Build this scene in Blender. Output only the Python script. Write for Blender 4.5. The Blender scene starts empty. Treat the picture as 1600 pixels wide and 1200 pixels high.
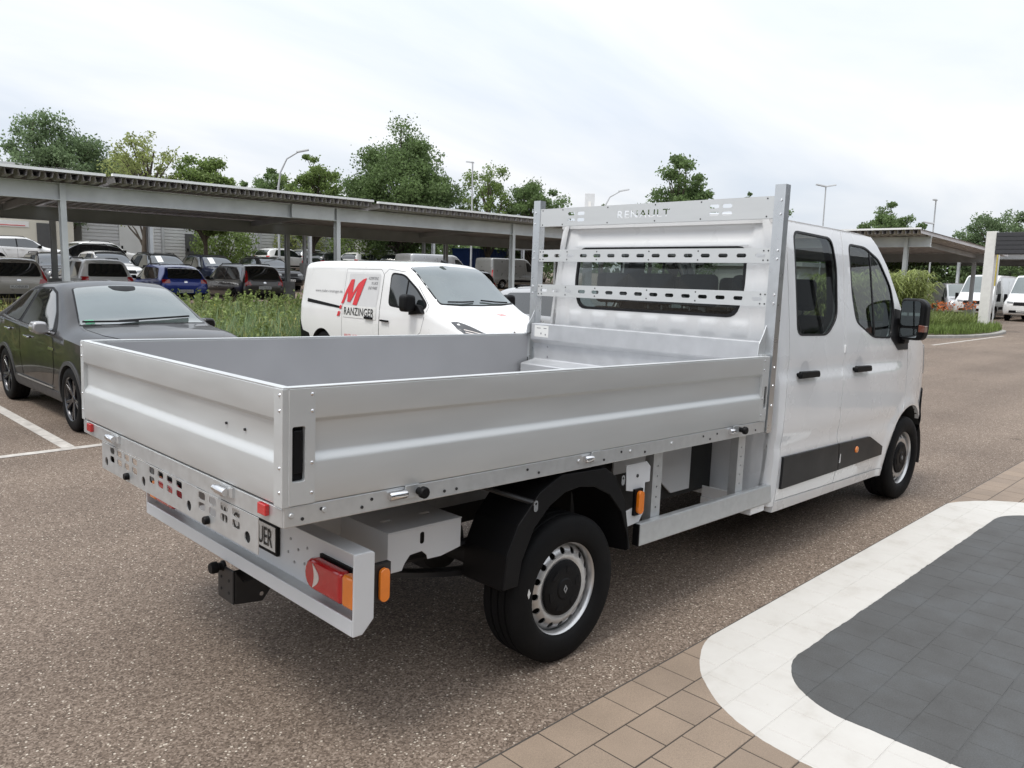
import bpy, bmesh, math, random
import numpy as np
from mathutils import Vector, Matrix
from mathutils.geometry import delaunay_2d_cdt

random.seed(7)
rng = np.random.default_rng(7)
scene = bpy.context.scene
COL = scene.collection
PI = math.pi
R = math.radians

# ------------------------------------------------------------------ camera
cam_data = bpy.data.cameras.new('camera')
cam = bpy.data.objects.new('camera', cam_data)
COL.objects.link(cam)
yaw, pitch, roll = 0.7899, -0.1361, 0.0248
fw = Vector((math.cos(yaw) * math.cos(pitch), math.sin(yaw) * math.cos(pitch), math.sin(pitch)))
rt0 = Vector((math.sin(yaw), -math.cos(yaw), 0))
up0 = rt0.cross(fw)
rt = rt0 * math.cos(roll) + up0 * math.sin(roll)
upv = -rt0 * math.sin(roll) + up0 * math.cos(roll)
mw = Matrix((rt, upv, -fw)).transposed().to_4x4()
mw.translation = Vector((-2.6315, -3.2402, 1.7655))
cam.matrix_world = mw
cam_data.sensor_width = 36.0
cam_data.lens = 1231.36 / 1600 * 36.0
cam_data.clip_start = 0.05
cam_data.clip_end = 3000
scene.camera = cam

# ------------------------------------------------------------------ sky, sun, exposure
SUN_DIR = Vector((-0.42, 0.0, 0.88)).normalized()      # towards the sun
world = bpy.data.worlds.new('World')
scene.world = world
world.use_nodes = True
nt = world.node_tree
nt.nodes.clear()
def wn(t, **k):
    n = nt.nodes.new(t)
    for a, b in k.items():
        setattr(n, a, b)
    return n
w_out = wn('ShaderNodeOutputWorld')
sky = wn('ShaderNodeTexSky', sky_type='NISHITA', sun_disc=False)
sky.sun_elevation = math.asin(SUN_DIR.z)
sky.sun_rotation = math.atan2(SUN_DIR.x, SUN_DIR.y)
sky.dust_density = 3.0
bg1 = wn('ShaderNodeBackground'); bg1.inputs[1].default_value = 0.10
nt.links.new(sky.outputs[0], bg1.inputs[0])
tc = wn('ShaderNodeTexCoord')
sep = wn('ShaderNodeSeparateXYZ'); nt.links.new(tc.outputs['Generated'], sep.inputs[0])
zz = wn('ShaderNodeMath', operation='ADD'); nt.links.new(sep.outputs[2], zz.inputs[0]); zz.inputs[1].default_value = 0.16
zm = wn('ShaderNodeMath', operation='MAXIMUM'); nt.links.new(zz.outputs[0], zm.inputs[0]); zm.inputs[1].default_value = 0.05
dx = wn('ShaderNodeMath', operation='DIVIDE'); nt.links.new(sep.outputs[0], dx.inputs[0]); nt.links.new(zm.outputs[0], dx.inputs[1])
dy = wn('ShaderNodeMath', operation='DIVIDE'); nt.links.new(sep.outputs[1], dy.inputs[0]); nt.links.new(zm.outputs[0], dy.inputs[1])
cmb = wn('ShaderNodeCombineXYZ'); nt.links.new(dx.outputs[0], cmb.inputs[0]); nt.links.new(dy.outputs[0], cmb.inputs[1])
mp = wn('ShaderNodeMapping'); nt.links.new(cmb.outputs[0], mp.inputs[0])
mp.inputs['Rotation'].default_value = (0, 0, R(-38)); mp.inputs['Scale'].default_value = (0.45, 1.15, 1)
ns = wn('ShaderNodeTexNoise'); nt.links.new(mp.outputs[0], ns.inputs['Vector'])
ns.inputs['Scale'].default_value = 0.9; ns.inputs['Detail'].default_value = 6; ns.inputs['Roughness'].default_value = 0.52
ns.inputs['Distortion'].default_value = 0.5
rp = wn('ShaderNodeValToRGB'); nt.links.new(ns.outputs[0], rp.inputs[0])
rp.color_ramp.elements[0].position = 0.33; rp.color_ramp.elements[0].color = (0.60, 0.66, 0.745, 1)
rp.color_ramp.elements[1].position = 0.66; rp.color_ramp.elements[1].color = (0.86, 0.865, 0.88, 1)
e = rp.color_ramp.elements.new(0.48); e.color = (0.725, 0.76, 0.81, 1)
bg2 = wn('ShaderNodeBackground'); bg2.inputs[1].default_value = 1.06
zc_ = wn('ShaderNodeMath', operation='MAXIMUM'); nt.links.new(sep.outputs[2], zc_.inputs[0]); zc_.inputs[1].default_value = 0.0
gr_ = wn('ShaderNodeMath', operation='MULTIPLY_ADD'); nt.links.new(zc_.outputs[0], gr_.inputs[0]); gr_.inputs[1].default_value = 0.85; gr_.inputs[2].default_value = 0.76   # overcast sky brightens towards the zenith
sc_ = wn('ShaderNodeVectorMath', operation='SCALE'); nt.links.new(rp.outputs[0], sc_.inputs[0]); nt.links.new(gr_.outputs[0], sc_.inputs['Scale'])
nt.links.new(sc_.outputs[0], bg2.inputs[0])
mxs = wn('ShaderNodeMixShader'); mxs.inputs[0].default_value = 0.90
nt.links.new(bg1.outputs[0], mxs.inputs[1]); nt.links.new(bg2.outputs[0], mxs.inputs[2])
nt.links.new(mxs.outputs[0], w_out.inputs[0])

sun_data = bpy.data.lights.new('sun', 'SUN')
sun_data.energy = 1.5
sun_data.angle = R(16)
sun_data.color = (1.0, 0.96, 0.90)
sun = bpy.data.objects.new('sun', sun_data)
COL.objects.link(sun)
sun.rotation_euler = (-SUN_DIR).to_track_quat('-Z', 'Y').to_euler()

scene.view_settings.view_transform = 'Standard'
scene.view_settings.look = 'None'
scene.view_settings.exposure = 0.45
scene.view_settings.gamma = 1.0
scene.view_settings.use_curve_mapping = False

# ------------------------------------------------------------------ materials
MATS = {}
def mat(name, col=(0.5, 0.5, 0.5), rough=0.5, metal=0.0, coat=0.0, spec=0.5, var=0.08, scale=8.0, bump=0.0, bscale=60.0,
        dirt=0.0, dirtcol=(0.16, 0.13, 0.10), emit=None, island=0.0, trans=0.0, stretch=None, coatr=0.03):
    if name in MATS:
        return MATS[name]
    m = bpy.data.materials.new(name)
    m.use_nodes = True
    t = m.node_tree
    b = t.nodes['Principled BSDF']
    L = t.links.new
    b.inputs['Roughness'].default_value = rough
    b.inputs['Metallic'].default_value = metal
    b.inputs['Coat Weight'].default_value = coat
    b.inputs['Coat Roughness'].default_value = coatr
    b.inputs['Specular IOR Level'].default_value = spec
    tcn = t.nodes.new('ShaderNodeTexCoord')
    vec = tcn.outputs['Object']
    if stretch:
        mpn = t.nodes.new('ShaderNodeMapping'); L(vec, mpn.inputs[0]); mpn.inputs['Scale'].default_value = stretch; vec = mpn.outputs[0]
    n = t.nodes.new('ShaderNodeTexNoise'); n.inputs['Scale'].default_value = scale; n.inputs['Detail'].default_value = 5
    L(vec, n.inputs['Vector'])
    mr = t.nodes.new('ShaderNodeMapRange'); L(n.outputs[0], mr.inputs[0])
    mr.inputs[1].default_value = 0.3; mr.inputs[2].default_value = 0.7
    mr.inputs[3].default_value = 1 - var; mr.inputs[4].default_value = 1 + var
    val = mr.outputs[0]
    if island:
        gi = t.nodes.new('ShaderNodeNewGeometry')
        mi = t.nodes.new('ShaderNodeMapRange'); L(gi.outputs['Random Per Island'], mi.inputs[0])
        mi.inputs[3].default_value = 1 - island; mi.inputs[4].default_value = 1 + island
        mm = t.nodes.new('ShaderNodeMath'); mm.operation = 'MULTIPLY'; L(val, mm.inputs[0]); L(mi.outputs[0], mm.inputs[1]); val = mm.outputs[0]
    vm = t.nodes.new('ShaderNodeVectorMath'); vm.operation = 'SCALE'
    vm.inputs[0].default_value = col[:3]; L(val, vm.inputs['Scale'])
    colout = vm.outputs[0]
    if dirt:
        n2 = t.nodes.new('ShaderNodeTexNoise'); n2.inputs['Scale'].default_value = scale * 0.35; n2.inputs['Detail'].default_value = 8
        n2.inputs['Roughness'].default_value = 0.65; L(vec, n2.inputs['Vector'])
        m2 = t.nodes.new('ShaderNodeMapRange'); L(n2.outputs[0], m2.inputs[0])
        m2.inputs[1].default_value = 0.45; m2.inputs[2].default_value = 0.75; m2.inputs[3].default_value = 0; m2.inputs[4].default_value = dirt
        mx = t.nodes.new('ShaderNodeMix'); mx.data_type = 'RGBA'; L(m2.outputs[0], mx.inputs[0]); L(colout, mx.inputs[6]); mx.inputs[7].default_value = (*dirtcol, 1)
        colout = mx.outputs[2]
    L(colout, b.inputs['Base Color'])
    rr_ = t.nodes.new('ShaderNodeMapRange'); L(n.outputs[0], rr_.inputs[0]); rr_.inputs[1].default_value = 0.3; rr_.inputs[2].default_value = 0.7
    rr_.inputs[3].default_value = max(0.02, rough * 0.88); rr_.inputs[4].default_value = min(1, rough * 1.12)
    L(rr_.outputs[0], b.inputs['Roughness'])
    if bump:
        n3 = t.nodes.new('ShaderNodeTexNoise'); n3.inputs['Scale'].default_value = bscale; n3.inputs['Detail'].default_value = 4; L(vec, n3.inputs['Vector'])
        bp = t.nodes.new('ShaderNodeBump'); bp.inputs['Strength'].default_value = bump; bp.inputs['Distance'].default_value = 0.01
        L(n3.outputs[0], bp.inputs['Height']); L(bp.outputs[0], b.inputs['Normal'])
    if emit:
        b.inputs['Emission Color'].default_value = (*emit[:3], 1); b.inputs['Emission Strength'].default_value = emit[3]
    if trans:
        tr = t.nodes.new('ShaderNodeBsdfTranslucent'); L(colout, tr.inputs[0])
        ms = t.nodes.new('ShaderNodeMixShader'); ms.inputs[0].default_value = trans
        L(b.outputs[0], ms.inputs[1]); L(tr.outputs[0], ms.inputs[2]); L(ms.outputs[0], t.nodes['Material Output'].inputs[0])
    MATS[name] = m
    return m

def glass(name, tint=(0.55, 0.6, 0.58), ior=1.5, rough=0.0, boost=0.0):
    if name in MATS:
        return MATS[name]
    m = bpy.data.materials.new(name); m.use_nodes = True
    t = m.node_tree; t.nodes.clear(); L = t.links.new
    o = t.nodes.new('ShaderNodeOutputMaterial')
    tr = t.nodes.new('ShaderNodeBsdfTransparent'); tr.inputs[0].default_value = (*tint, 1)
    g = t.nodes.new('ShaderNodeBsdfGlossy'); g.inputs['Roughness'].default_value = rough; g.inputs[0].default_value = (0.95, 0.97, 0.97, 1)
    f = t.nodes.new('ShaderNodeFresnel'); f.inputs[0].default_value = ior
    ad = t.nodes.new('ShaderNodeMath'); ad.operation = 'ADD'; ad.use_clamp = True; L(f.outputs[0], ad.inputs[0]); ad.inputs[1].default_value = boost
    ms = t.nodes.new('ShaderNodeMixShader'); L(ad.outputs[0], ms.inputs[0]); L(tr.outputs[0], ms.inputs[1]); L(g.outputs[0], ms.inputs[2])
    L(ms.outputs[0], o.inputs[0])
    MATS[name] = m
    return m

WHITE = mat('white_paint', (0.82, 0.825, 0.83), 0.28, coat=1.0, coatr=0.015, var=0.012, scale=3)
ALU = mat('anodised_aluminium', (0.61, 0.625, 0.625), 0.46, metal=0.45, var=0.03, scale=2.5, stretch=(1, 1, 6), bump=0.012, bscale=180)
ALU_IN = mat('board_inner_shaded', (0.40, 0.40, 0.41), 0.5, metal=0.25, var=0.04, scale=3, bump=0.01, bscale=150)  # darker copy of the board aluminium, shade of the inner faces painted in
GALV = mat('galvanised_steel', (0.60, 0.615, 0.62), 0.40, metal=0.65, var=0.06, scale=26, bump=0.012, bscale=90, dirt=0.06, dirtcol=(0.40, 0.40, 0.40))
GALV_D = mat('galvanised_steel_dull', (0.42, 0.43, 0.44), 0.5, metal=0.55, var=0.12, scale=14, dirt=0.2, dirtcol=(0.2, 0.2, 0.2))
POSTM = mat('zinc_plated_post', (0.60, 0.62, 0.635), 0.30, metal=0.92, var=0.05, scale=18, bump=0.01, bscale=70)
GREYP = mat('light_grey_powder_coat', (0.66, 0.675, 0.69), 0.42, var=0.03, scale=5, bump=0.01, bscale=200)
BLACKP = mat('black_plastic', (0.006, 0.006, 0.0068), 0.5, spec=0.18, var=0.15, scale=6, bump=0.06, bscale=350)
BLACKM = mat('black_steel', (0.02, 0.02, 0.021), 0.42, var=0.2, scale=9)
DARKU = mat('underbody_dark', (0.022, 0.021, 0.02), 0.75, var=0.3, scale=6)
RUBBER = mat('tyre_rubber', (0.007, 0.007, 0.0075), 0.72, spec=0.16, var=0.18, scale=12, bump=0.08, bscale=120, dirt=0.22, dirtcol=(0.026, 0.023, 0.021))
RIM = mat('silver_wheel_steel', (0.56, 0.56, 0.56), 0.32, metal=0.75, var=0.06, scale=10)
CHROME = mat('bright_metal', (0.75, 0.75, 0.76), 0.18, metal=1.0, var=0.04)
RED = mat('red_lens', (0.50, 0.008, 0.012), 0.12, coat=1.0, var=0.05, scale=30)
ORANGE = mat('amber_lens', (0.85, 0.22, 0.012), 0.14, coat=1.0, var=0.05, scale=30)
LENSW = mat('clear_lens', (0.72, 0.66, 0.62), 0.15, coat=1.0, var=0.06, scale=20)
PLATEW = mat('plate_white', (0.72, 0.72, 0.70), 0.4, var=0.02)
INK = mat('black_ink', (0.012, 0.012, 0.012), 0.5, var=0.05)
REDINK = mat('red_print', (0.62, 0.035, 0.045), 0.45, var=0.04)
GREYINK = mat('grey_print', (0.16, 0.16, 0.17), 0.5, var=0.03)
SEATM = mat('seat_fabric', (0.02, 0.02, 0.022), 0.9, var=0.2, scale=20)
LINING = mat('interior_lining', (0.10, 0.10, 0.105), 0.85, var=0.1)
GLASS = glass('window_glass', (0.55, 0.60, 0.58), 1.42)
GLASSD = mat('dark_car_glass', (0.012, 0.015, 0.016), 0.04, spec=0.9, coat=1.0, var=0.2, scale=2)
GLASSW = mat('windscreen_sky_glass', (0.085, 0.105, 0.10), 0.03, spec=1.0, coat=1.0, var=0.2, scale=1.5)  # paler base colour stands in for the sky's reflection

TINY = {'bolt', 'bolt_hole', 'rivet', 'sticker_print', 'plate_text', 'headrest_pole', 'plate_stay', 'cap_boss', 'door_gap', 'clip', 'logo_text', 'lamp_detail'}
# ------------------------------------------------------------------ mesh helpers
def link(o, parent=None):
    COL.objects.link(o)
    if parent is not None:
        o.parent = parent
    return o

def tag(o, label=None, cat=None, group=None, kind=None):
    if label: o['label'] = label
    if cat: o['category'] = cat
    if group: o['group'] = group
    if kind: o['kind'] = kind
    return o

def empty(name, loc=(0, 0, 0), rz=0.0, label=None, cat=None, group=None):
    o = bpy.data.objects.new(name, None)
    o.empty_display_size = 0.2
    o.location = loc
    o.rotation_euler = (0, 0, rz)
    link(o)
    return tag(o, label, cat, group)

def mkobj(name, v, f, m=None, parent=None, smooth=None, bevel=0.0, seg=2, xf=None):
    if xf:
        v = [xf(p) for p in v]
    me = bpy.data.meshes.new(name)
    me.from_pydata([tuple(p) for p in v], [], f)
    if smooth is not None:
        me.polygons.foreach_set('use_smooth', [True] * len(me.polygons))
        if smooth < 170:
            me.set_sharp_from_angle(angle=R(smooth))
    if m is not None:
        if isinstance(m, (list, tuple)):
            for q in m: me.materials.append(q)
        else:
            me.materials.append(m)
    o = bpy.data.objects.new(name, me)
    link(o, parent)
    if name in TINY: o['kind'] = 'stuff'
    if bevel:
        b = o.modifiers.new('bevel', 'BEVEL'); b.width = bevel; b.segments = seg; b.limit_method = 'ANGLE'; b.angle_limit = R(35)
    return o

def inpoly(p, poly):
    x, y = p; c = False; n = len(poly); j = n - 1
    for i in range(n):
        xi, yi = poly[i]; xj, yj = poly[j]
        if (yi > y) != (yj > y) and x < (xj - xi) * (y - yi) / (yj - yi + 1e-30) + xi:
            c = not c
        j = i
    return c

def densify(poly, step):
    out = []
    n = len(poly)
    for i in range(n):
        a = poly[i]; b = poly[(i + 1) % n]
        k = max(1, int(math.hypot(b[0] - a[0], b[1] - a[1]) / step))
        for q in range(k):
            t = q / k
            out.append((a[0] + (b[0] - a[0]) * t, a[1] + (b[1] - a[1]) * t))
    return out

def inpoly_np(P, poly):
    P = np.asarray(P, float); poly = np.asarray(poly, float)
    x = P[:, 0]; y = P[:, 1]
    c = np.zeros(len(P), bool)
    xj, yj = poly[-1]
    for xi, yi in poly:
        m = (yi > y) != (yj > y)
        if m.any():
            c ^= m & (x < (xj - xi) * (y - yi) / (yj - yi + 1e-30) + xi)
        xj, yj = xi, yi
    return c

def cdt(outline, holes=(), step=None):
    """triangles of a polygon with holes (even-odd); returns 2-D verts, tris, boundary edges"""
    loops = [outline] + list(holes)
    if step:
        loops = [densify(l, step) for l in loops]
    pts, edges = [], []
    for l in loops:
        b = len(pts); n = len(l)
        pts += [Vector((p[0], p[1])) for p in l]
        edges += [(b + i, b + (i + 1) % n) for i in range(n)]
    def inside(P):
        k = np.zeros(len(P), int)
        for l in loops: k += inpoly_np(P, l)
        return k % 2 == 1
    if step:
        o = np.array(outline)
        gx = np.arange(o[:, 0].min() + step * 0.5, o[:, 0].max(), step); gy = np.arange(o[:, 1].min() + step * 0.25, o[:, 1].max(), step)
        if len(gx) and len(gy):
            X, Y = np.meshgrid(gx, gy, indexing='ij')
            Y = Y + (np.arange(len(gx)) % 2)[:, None] * step * 0.25
            P = np.stack([X.ravel(), Y.ravel()], 1)
            pts += [Vector((float(p[0]), float(p[1]))) for p in P[inside(P)]]
    V, E, F, a, b, c = delaunay_2d_cdt(pts, edges, [], 0, 1e-6)
    VA = np.array([(p[0], p[1]) for p in V])
    FA = np.array([f[:3] for f in F])
    ok = inside(VA[FA].mean(1))
    tris = [tuple(F[i]) for i in np.nonzero(ok)[0]]
    cnt = set()
    for f in tris:
        for i in range(len(f)):
            cnt.add((f[i], f[(i + 1) % len(f)]))
    bd = [e_ for e_ in cnt if (e_[1], e_[0]) not in cnt]
    return [(p[0], p[1]) for p in V], tris, bd

class G:
    """collects geometry for ONE mesh object"""
    def __init__(self):
        self.v = []; self.f = []
    def add(self, v, f):
        b = len(self.v)
        self.v += [tuple(p) for p in v]
        self.f += [tuple(i + b for i in q) for q in f]
        return self
    def bx(self, x0, x1, y0, y1, z0, z1):
        x0, x1 = min(x0, x1), max(x0, x1); y0, y1 = min(y0, y1), max(y0, y1); z0, z1 = min(z0, z1), max(z0, z1)
        v = [(x0, y0, z0), (x1, y0, z0), (x1, y1, z0), (x0, y1, z0), (x0, y0, z1), (x1, y0, z1), (x1, y1, z1), (x0, y1, z1)]
        return self.add(v, [(3, 2, 1, 0), (4, 5, 6, 7), (0, 1, 5, 4), (1, 2, 6, 5), (2, 3, 7, 6), (3, 0, 4, 7)])
    def prism(self, poly, axis, a, b):
        """poly in the two other axes (in xyz order), extruded along axis from a to b"""
        n = len(poly)
        def P(p, t):
            q = list(p); q.insert(axis, t); return q
        v = [P(p, a) for p in poly] + [P(p, b) for p in poly]
        f = [tuple(range(n))[::-1], tuple(range(n, 2 * n))] + [(i, (i + 1) % n, n + (i + 1) % n, n + i) for i in range(n)]
        return self.add(v, f)
    def plate(self, outline, holes, axis, a, b, step=None):
        V, T, B = cdt(outline, holes, step)
        n = len(V)
        def P(p, t):
            q = list(p); q.insert(axis, t); return q
        v = [P(p, a) for p in V] + [P(p, b) for p in V]
        f = [t[::-1] for t in T] + [tuple(i + n for i in t) for t in T] + [(i, j, j + n, i + n) for i, j in B]
        return self.add(v, f)
    def patch(self, outline, holes, lift, step, skirt=None):
        """surface patch: lift((u,v), 0) -> 3-D; skirt depth passes to lift's second argument"""
        V, T, B = cdt(outline, holes, step)
        n = len(V)
        v = [lift(p, 0.0) for p in V]; f = list(T)
        if skirt:
            m = {}
            for i, j in B:
                for k in (i, j):
                    if k not in m:
                        m[k] = len(v); v.append(lift(V[k], skirt))
            f += [(j, i, m[i], m[j]) for i, j in B]
        return self.add(v, f)
    def tube(self, pts, r, n=8, caps=True):
        pts = [Vector(p) for p in pts]
        rs = r if isinstance(r, (list, tuple)) else [r] * len(pts)
        b = len(self.v); k = len(pts)
        prev = None
        for i, p in enumerate(pts):
            d = (pts[min(i + 1, k - 1)] - pts[max(i - 1, 0)]).normalized()
            u = d.orthogonal().normalized() if prev is None else (prev - d * prev.dot(d)).normalized()
            prev = u
            w = d.cross(u)
            for j in range(n):
                a = 2 * PI * j / n
                self.v.append(tuple(p + (u * math.cos(a) + w * math.sin(a)) * rs[i]))
        for i in range(k - 1):
            for j in range(n):
                self.f.append((b + i * n + j, b + i * n + (j + 1) % n, b + (i + 1) * n + (j + 1) % n, b + (i + 1) * n + j))
        if caps:
            self.f.append(tuple(b + j for j in range(n))[::-1]); self.f.append(tuple(b + (k - 1) * n + j for j in range(n)))
        return self
    def lathe(self, prof, n, o=(0, 0, 0), axis=1):
        """prof: (radius, height along axis) list"""
        b = len(self.v); k = len(prof)
        for r_, h in prof:
            for j in range(n):
                a = 2 * PI * j / n
                c, s = math.cos(a) * r_, math.sin(a) * r_
                p = {0: (h, c, s), 1: (c, h, s), 2: (c, s, h)}[axis]
                self.v.append((p[0] + o[0], p[1] + o[1], p[2] + o[2]))
        for i in range(k - 1):
            for j in range(n):
                self.f.append((b + i * n + j, b + i * n + (j + 1) % n, b + (i + 1) * n + (j + 1) % n, b + (i + 1) * n + j))
        return self
    def build(self, name, m, parent=None, smooth=None, bevel=0.0, seg=2, xf=None):
        return mkobj(name, self.v, self.f, m, parent, smooth, bevel, seg, xf)

def rrect(cx, cy, w, h, r, n=5):
    out = []
    for k, (sx, sy) in enumerate(((1, 1), (-1, 1), (-1, -1), (1, -1))):
        for i in range(n):
            a = PI / 2 * k + PI / 2 * i / (n - 1)
            out.append((cx + sx * (w / 2 - r) + r * math.cos(a), cy + sy * (h / 2 - r) + r * math.sin(a)))
    return out
def circ(cx, cy, r, n=12):
    return [(cx + r * math.cos(2 * PI * i / n), cy + r * math.sin(2 * PI * i / n)) for i in range(n)]
def rounded(poly, r, n=4):
    """round the corners of a polygon"""
    out = []; k = len(poly)
    for i in range(k):
        p = Vector(poly[i]); a = Vector(poly[i - 1]) - p; b = Vector(poly[(i + 1) % k]) - p
        ra = min(r, a.length * 0.45); rb = min(r, b.length * 0.45)
        p0 = p + a.normalized() * ra; p2 = p + b.normalized() * rb
        for j in range(n + 1):
            t = j / n
            q = p0 * (1 - t) ** 2 + p * 2 * t * (1 - t) + p2 * t * t
            out.append((q.x, q.y))
    return out

_text_cache = {}
def text2d(s, size=1.0, bold=0.0, shear=0.0, space=1.0):
    """mesh (verts, faces) of a word in the built-in font, lower-left at 0,0; width and height returned"""
    key = (s, bold, shear, space)
    if key not in _text_cache:
        cu = bpy.data.curves.new('text', 'FONT'); cu.body = s; cu.size = 1.0; cu.offset = bold; cu.shear = shear; cu.space_character = space
        cu.resolution_u = 3
        ob = bpy.data.objects.new('text', cu); COL.objects.link(ob)
        dg = bpy.context.evaluated_depsgraph_get(); dg.update()
        me = bpy.data.meshes.new_from_object(ob.evaluated_get(dg))
        v = [(p.co.x, p.co.y) for p in me.vertices]; f = [tuple(p.vertices) for p in me.polygons]
        bpy.data.objects.remove(ob); bpy.data.curves.remove(cu); bpy.data.meshes.remove(me)
        x0 = min(p[0] for p in v); x1 = max(p[0] for p in v); y0 = min(p[1] for p in v); y1 = max(p[1] for p in v)
        _text_cache[key] = ([(p[0] - x0, p[1] - y0) for p in v], f, x1 - x0, y1 - y0)
    v, f, w, h = _text_cache[key]
    return v, f, w, h
def text_fit(s, width, height, **k):
    v, f, w, h = text2d(s, **k)
    return [(p[0] / w * width, p[1] / h * height) for p in v], f
def loops_of(v, f):
    cnt = set()
    for q in f:
        for i in range(len(q)): cnt.add((q[i], q[(i + 1) % len(q)]))
    nxt = {a: b for a, b in cnt if (b, a) not in cnt}
    out = []
    while nxt:
        s, cur = next(iter(nxt.items())); l = [s]; del nxt[s]
        while cur != s and cur in nxt:
            l.append(cur); c2 = nxt[cur]; del nxt[cur]; cur = c2
        if len(l) > 2: out.append([v[i] for i in l])
    return out
# ------------------------------------------------------------------ ground
GZ = ((13, 0.0), (26, 0.33), (30, 0.42), (33, 0.86), (45, 1.6), (60, 2.35))
def gz(y):
    if y <= 13: return 0.0
    for (a, za), (b, zb) in zip(GZ, GZ[1:]):
        if y <= b: return za + (zb - za) * (y - a) / (b - a)
    return 2.35

def mk_asphalt():
    m = bpy.data.materials.new('tan_asphalt'); m.use_nodes = True
    t = m.node_tree; b = t.nodes['Principled BSDF']; L = t.links.new
    geo = t.nodes.new('ShaderNodeNewGeometry')
    pos = geo.outputs['Position']
    def noise(s, d=4, r=0.5):
        n = t.nodes.new('ShaderNodeTexNoise'); n.inputs['Scale'].default_value = s; n.inputs['Detail'].default_value = d; n.inputs['Roughness'].default_value = r
        L(pos, n.inputs['Vector']); return n
    def ramp(src, *el):
        r = t.nodes.new('ShaderNodeValToRGB'); L(src, r.inputs[0])
        while len(r.color_ramp.elements) < len(el): r.color_ramp.elements.new(0.5)
        for q, (p, c) in zip(r.color_ramp.elements, el):
            q.position = p; q.color = (*c, 1)
        return r
    def mix(fac, a, bb, mode='MIX'):
        x = t.nodes.new('ShaderNodeMix'); x.data_type = 'RGBA'; x.blend_type = mode
        if isinstance(fac, float): x.inputs[0].default_value = fac
        else: L(fac, x.inputs[0])
        L(a, x.inputs[6])
        if isinstance(bb, tuple): x.inputs[7].default_value = (*bb, 1)
        else: L(bb, x.inputs[7])
        return x.outputs[2]
    v1 = t.nodes.new('ShaderNodeTexVoronoi'); v1.inputs['Scale'].default_value = 130; v1.inputs['Randomness'].default_value = 1; L(pos, v1.inputs['Vector'])
    sepc = t.nodes.new('ShaderNodeSeparateColor'); L(v1.outputs['Color'], sepc.inputs[0])
    grain = ramp(sepc.outputs[0], (0.0, (0.084, 0.062, 0.046)), (0.35, (0.143, 0.108, 0.082)), (0.70, (0.207, 0.161, 0.126)), (1.0, (0.295, 0.238, 0.190)))
    # scattered pale chips
    v2 = t.nodes.new('ShaderNodeTexVoronoi'); v2.inputs['Scale'].default_value = 78; L(pos, v2.inputs['Vector'])
    sc2 = t.nodes.new('ShaderNodeSeparateColor'); L(v2.outputs['Color'], sc2.inputs[0])
    chip = t.nodes.new('ShaderNodeMath'); chip.operation = 'GREATER_THAN'; L(sc2.outputs[1], chip.inputs[0]); chip.inputs[1].default_value = 0.82
    near = t.nodes.new('ShaderNodeMath'); near.operation = 'LESS_THAN'; L(v2.outputs['Distance'], near.inputs[0]); near.inputs[1].default_value = 0.36
    both = t.nodes.new('ShaderNodeMath'); both.operation = 'MULTIPLY'; L(chip.outputs[0], both.inputs[0]); L(near.outputs[0], both.inputs[1])
    chipc = ramp(sc2.outputs[2], (0, (0.33, 0.275, 0.22)), (0.5, (0.45, 0.385, 0.31)), (1, (0.62, 0.56, 0.47)))
    c1 = mix(both.outputs[0], grain.outputs[0], chipc.outputs[0])
    big = noise(0.35, 6, 0.6)
    bigr = ramp(big.outputs[0], (0.32, (0.80, 0.79, 0.79)), (0.68, (1.12, 1.12, 1.12)))
    c2 = mix(1.0, c1, bigr.outputs[0], 'MULTIPLY')
    st = noise(1.7, 7, 0.7)
    str_ = ramp(st.outputs[0], (0.60, (1, 1, 1)), (0.78, (0.72, 0.71, 0.70)))
    c3 = mix(1.0, c2, str_.outputs[0], 'MULTIPLY')
    mpl = t.nodes.new('ShaderNodeMapping'); L(pos, mpl.inputs[0]); mpl.inputs['Scale'].default_value = (0.06, 0.9, 1); mpl.inputs['Rotation'].default_value = (0, 0, 0.03)
    ln_ = t.nodes.new('ShaderNodeTexNoise'); ln_.inputs['Scale'].default_value = 1.0; ln_.inputs['Detail'].default_value = 5; L(mpl.outputs[0], ln_.inputs['Vector'])
    lnr = ramp(ln_.outputs[0], (0.34, (0.86, 0.85, 0.85)), (0.62, (1.07, 1.07, 1.07)))
    c3 = mix(1.0, c3, lnr.outputs[0], 'MULTIPLY')
    v5 = t.nodes.new('ShaderNodeTexVoronoi'); v5.inputs['Scale'].default_value = 0.8; L(pos, v5.inputs['Vector'])
    nwb = noise(14, 4, 0.6)
    dsum = t.nodes.new('ShaderNodeMath'); dsum.operation = 'MULTIPLY_ADD'; L(nwb.outputs[0], dsum.inputs[0]); dsum.inputs[1].default_value = 0.09; L(v5.outputs['Distance'], dsum.inputs[2])
    spot = ramp(dsum.outputs[0], (0.075, (0.50, 0.48, 0.47)), (0.12, (1, 1, 1)))
    c3 = mix(1.0, c3, spot.outputs[0], 'MULTIPLY')
    L(c3, b.inputs['Base Color'])
    b.inputs['Roughness'].default_value = 0.85
    b.inputs['Specular IOR Level'].default_value = 0.35
    hn = t.nodes.new('ShaderNodeMath'); hn.operation = 'MULTIPLY_ADD'; L(sepc.outputs[1], hn.inputs[0]); hn.inputs[1].default_value = 0.5; L(both.outputs[0], hn.inputs[2])
    bp = t.nodes.new('ShaderNodeBump'); bp.inputs['Strength'].default_value = 0.55; bp.inputs['Distance'].default_value = 0.004
    L(hn.outputs[0], bp.inputs['Height']); L(bp.outputs[0], b.inputs['Normal'])
    return m
ASPHALT = mk_asphalt()

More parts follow.
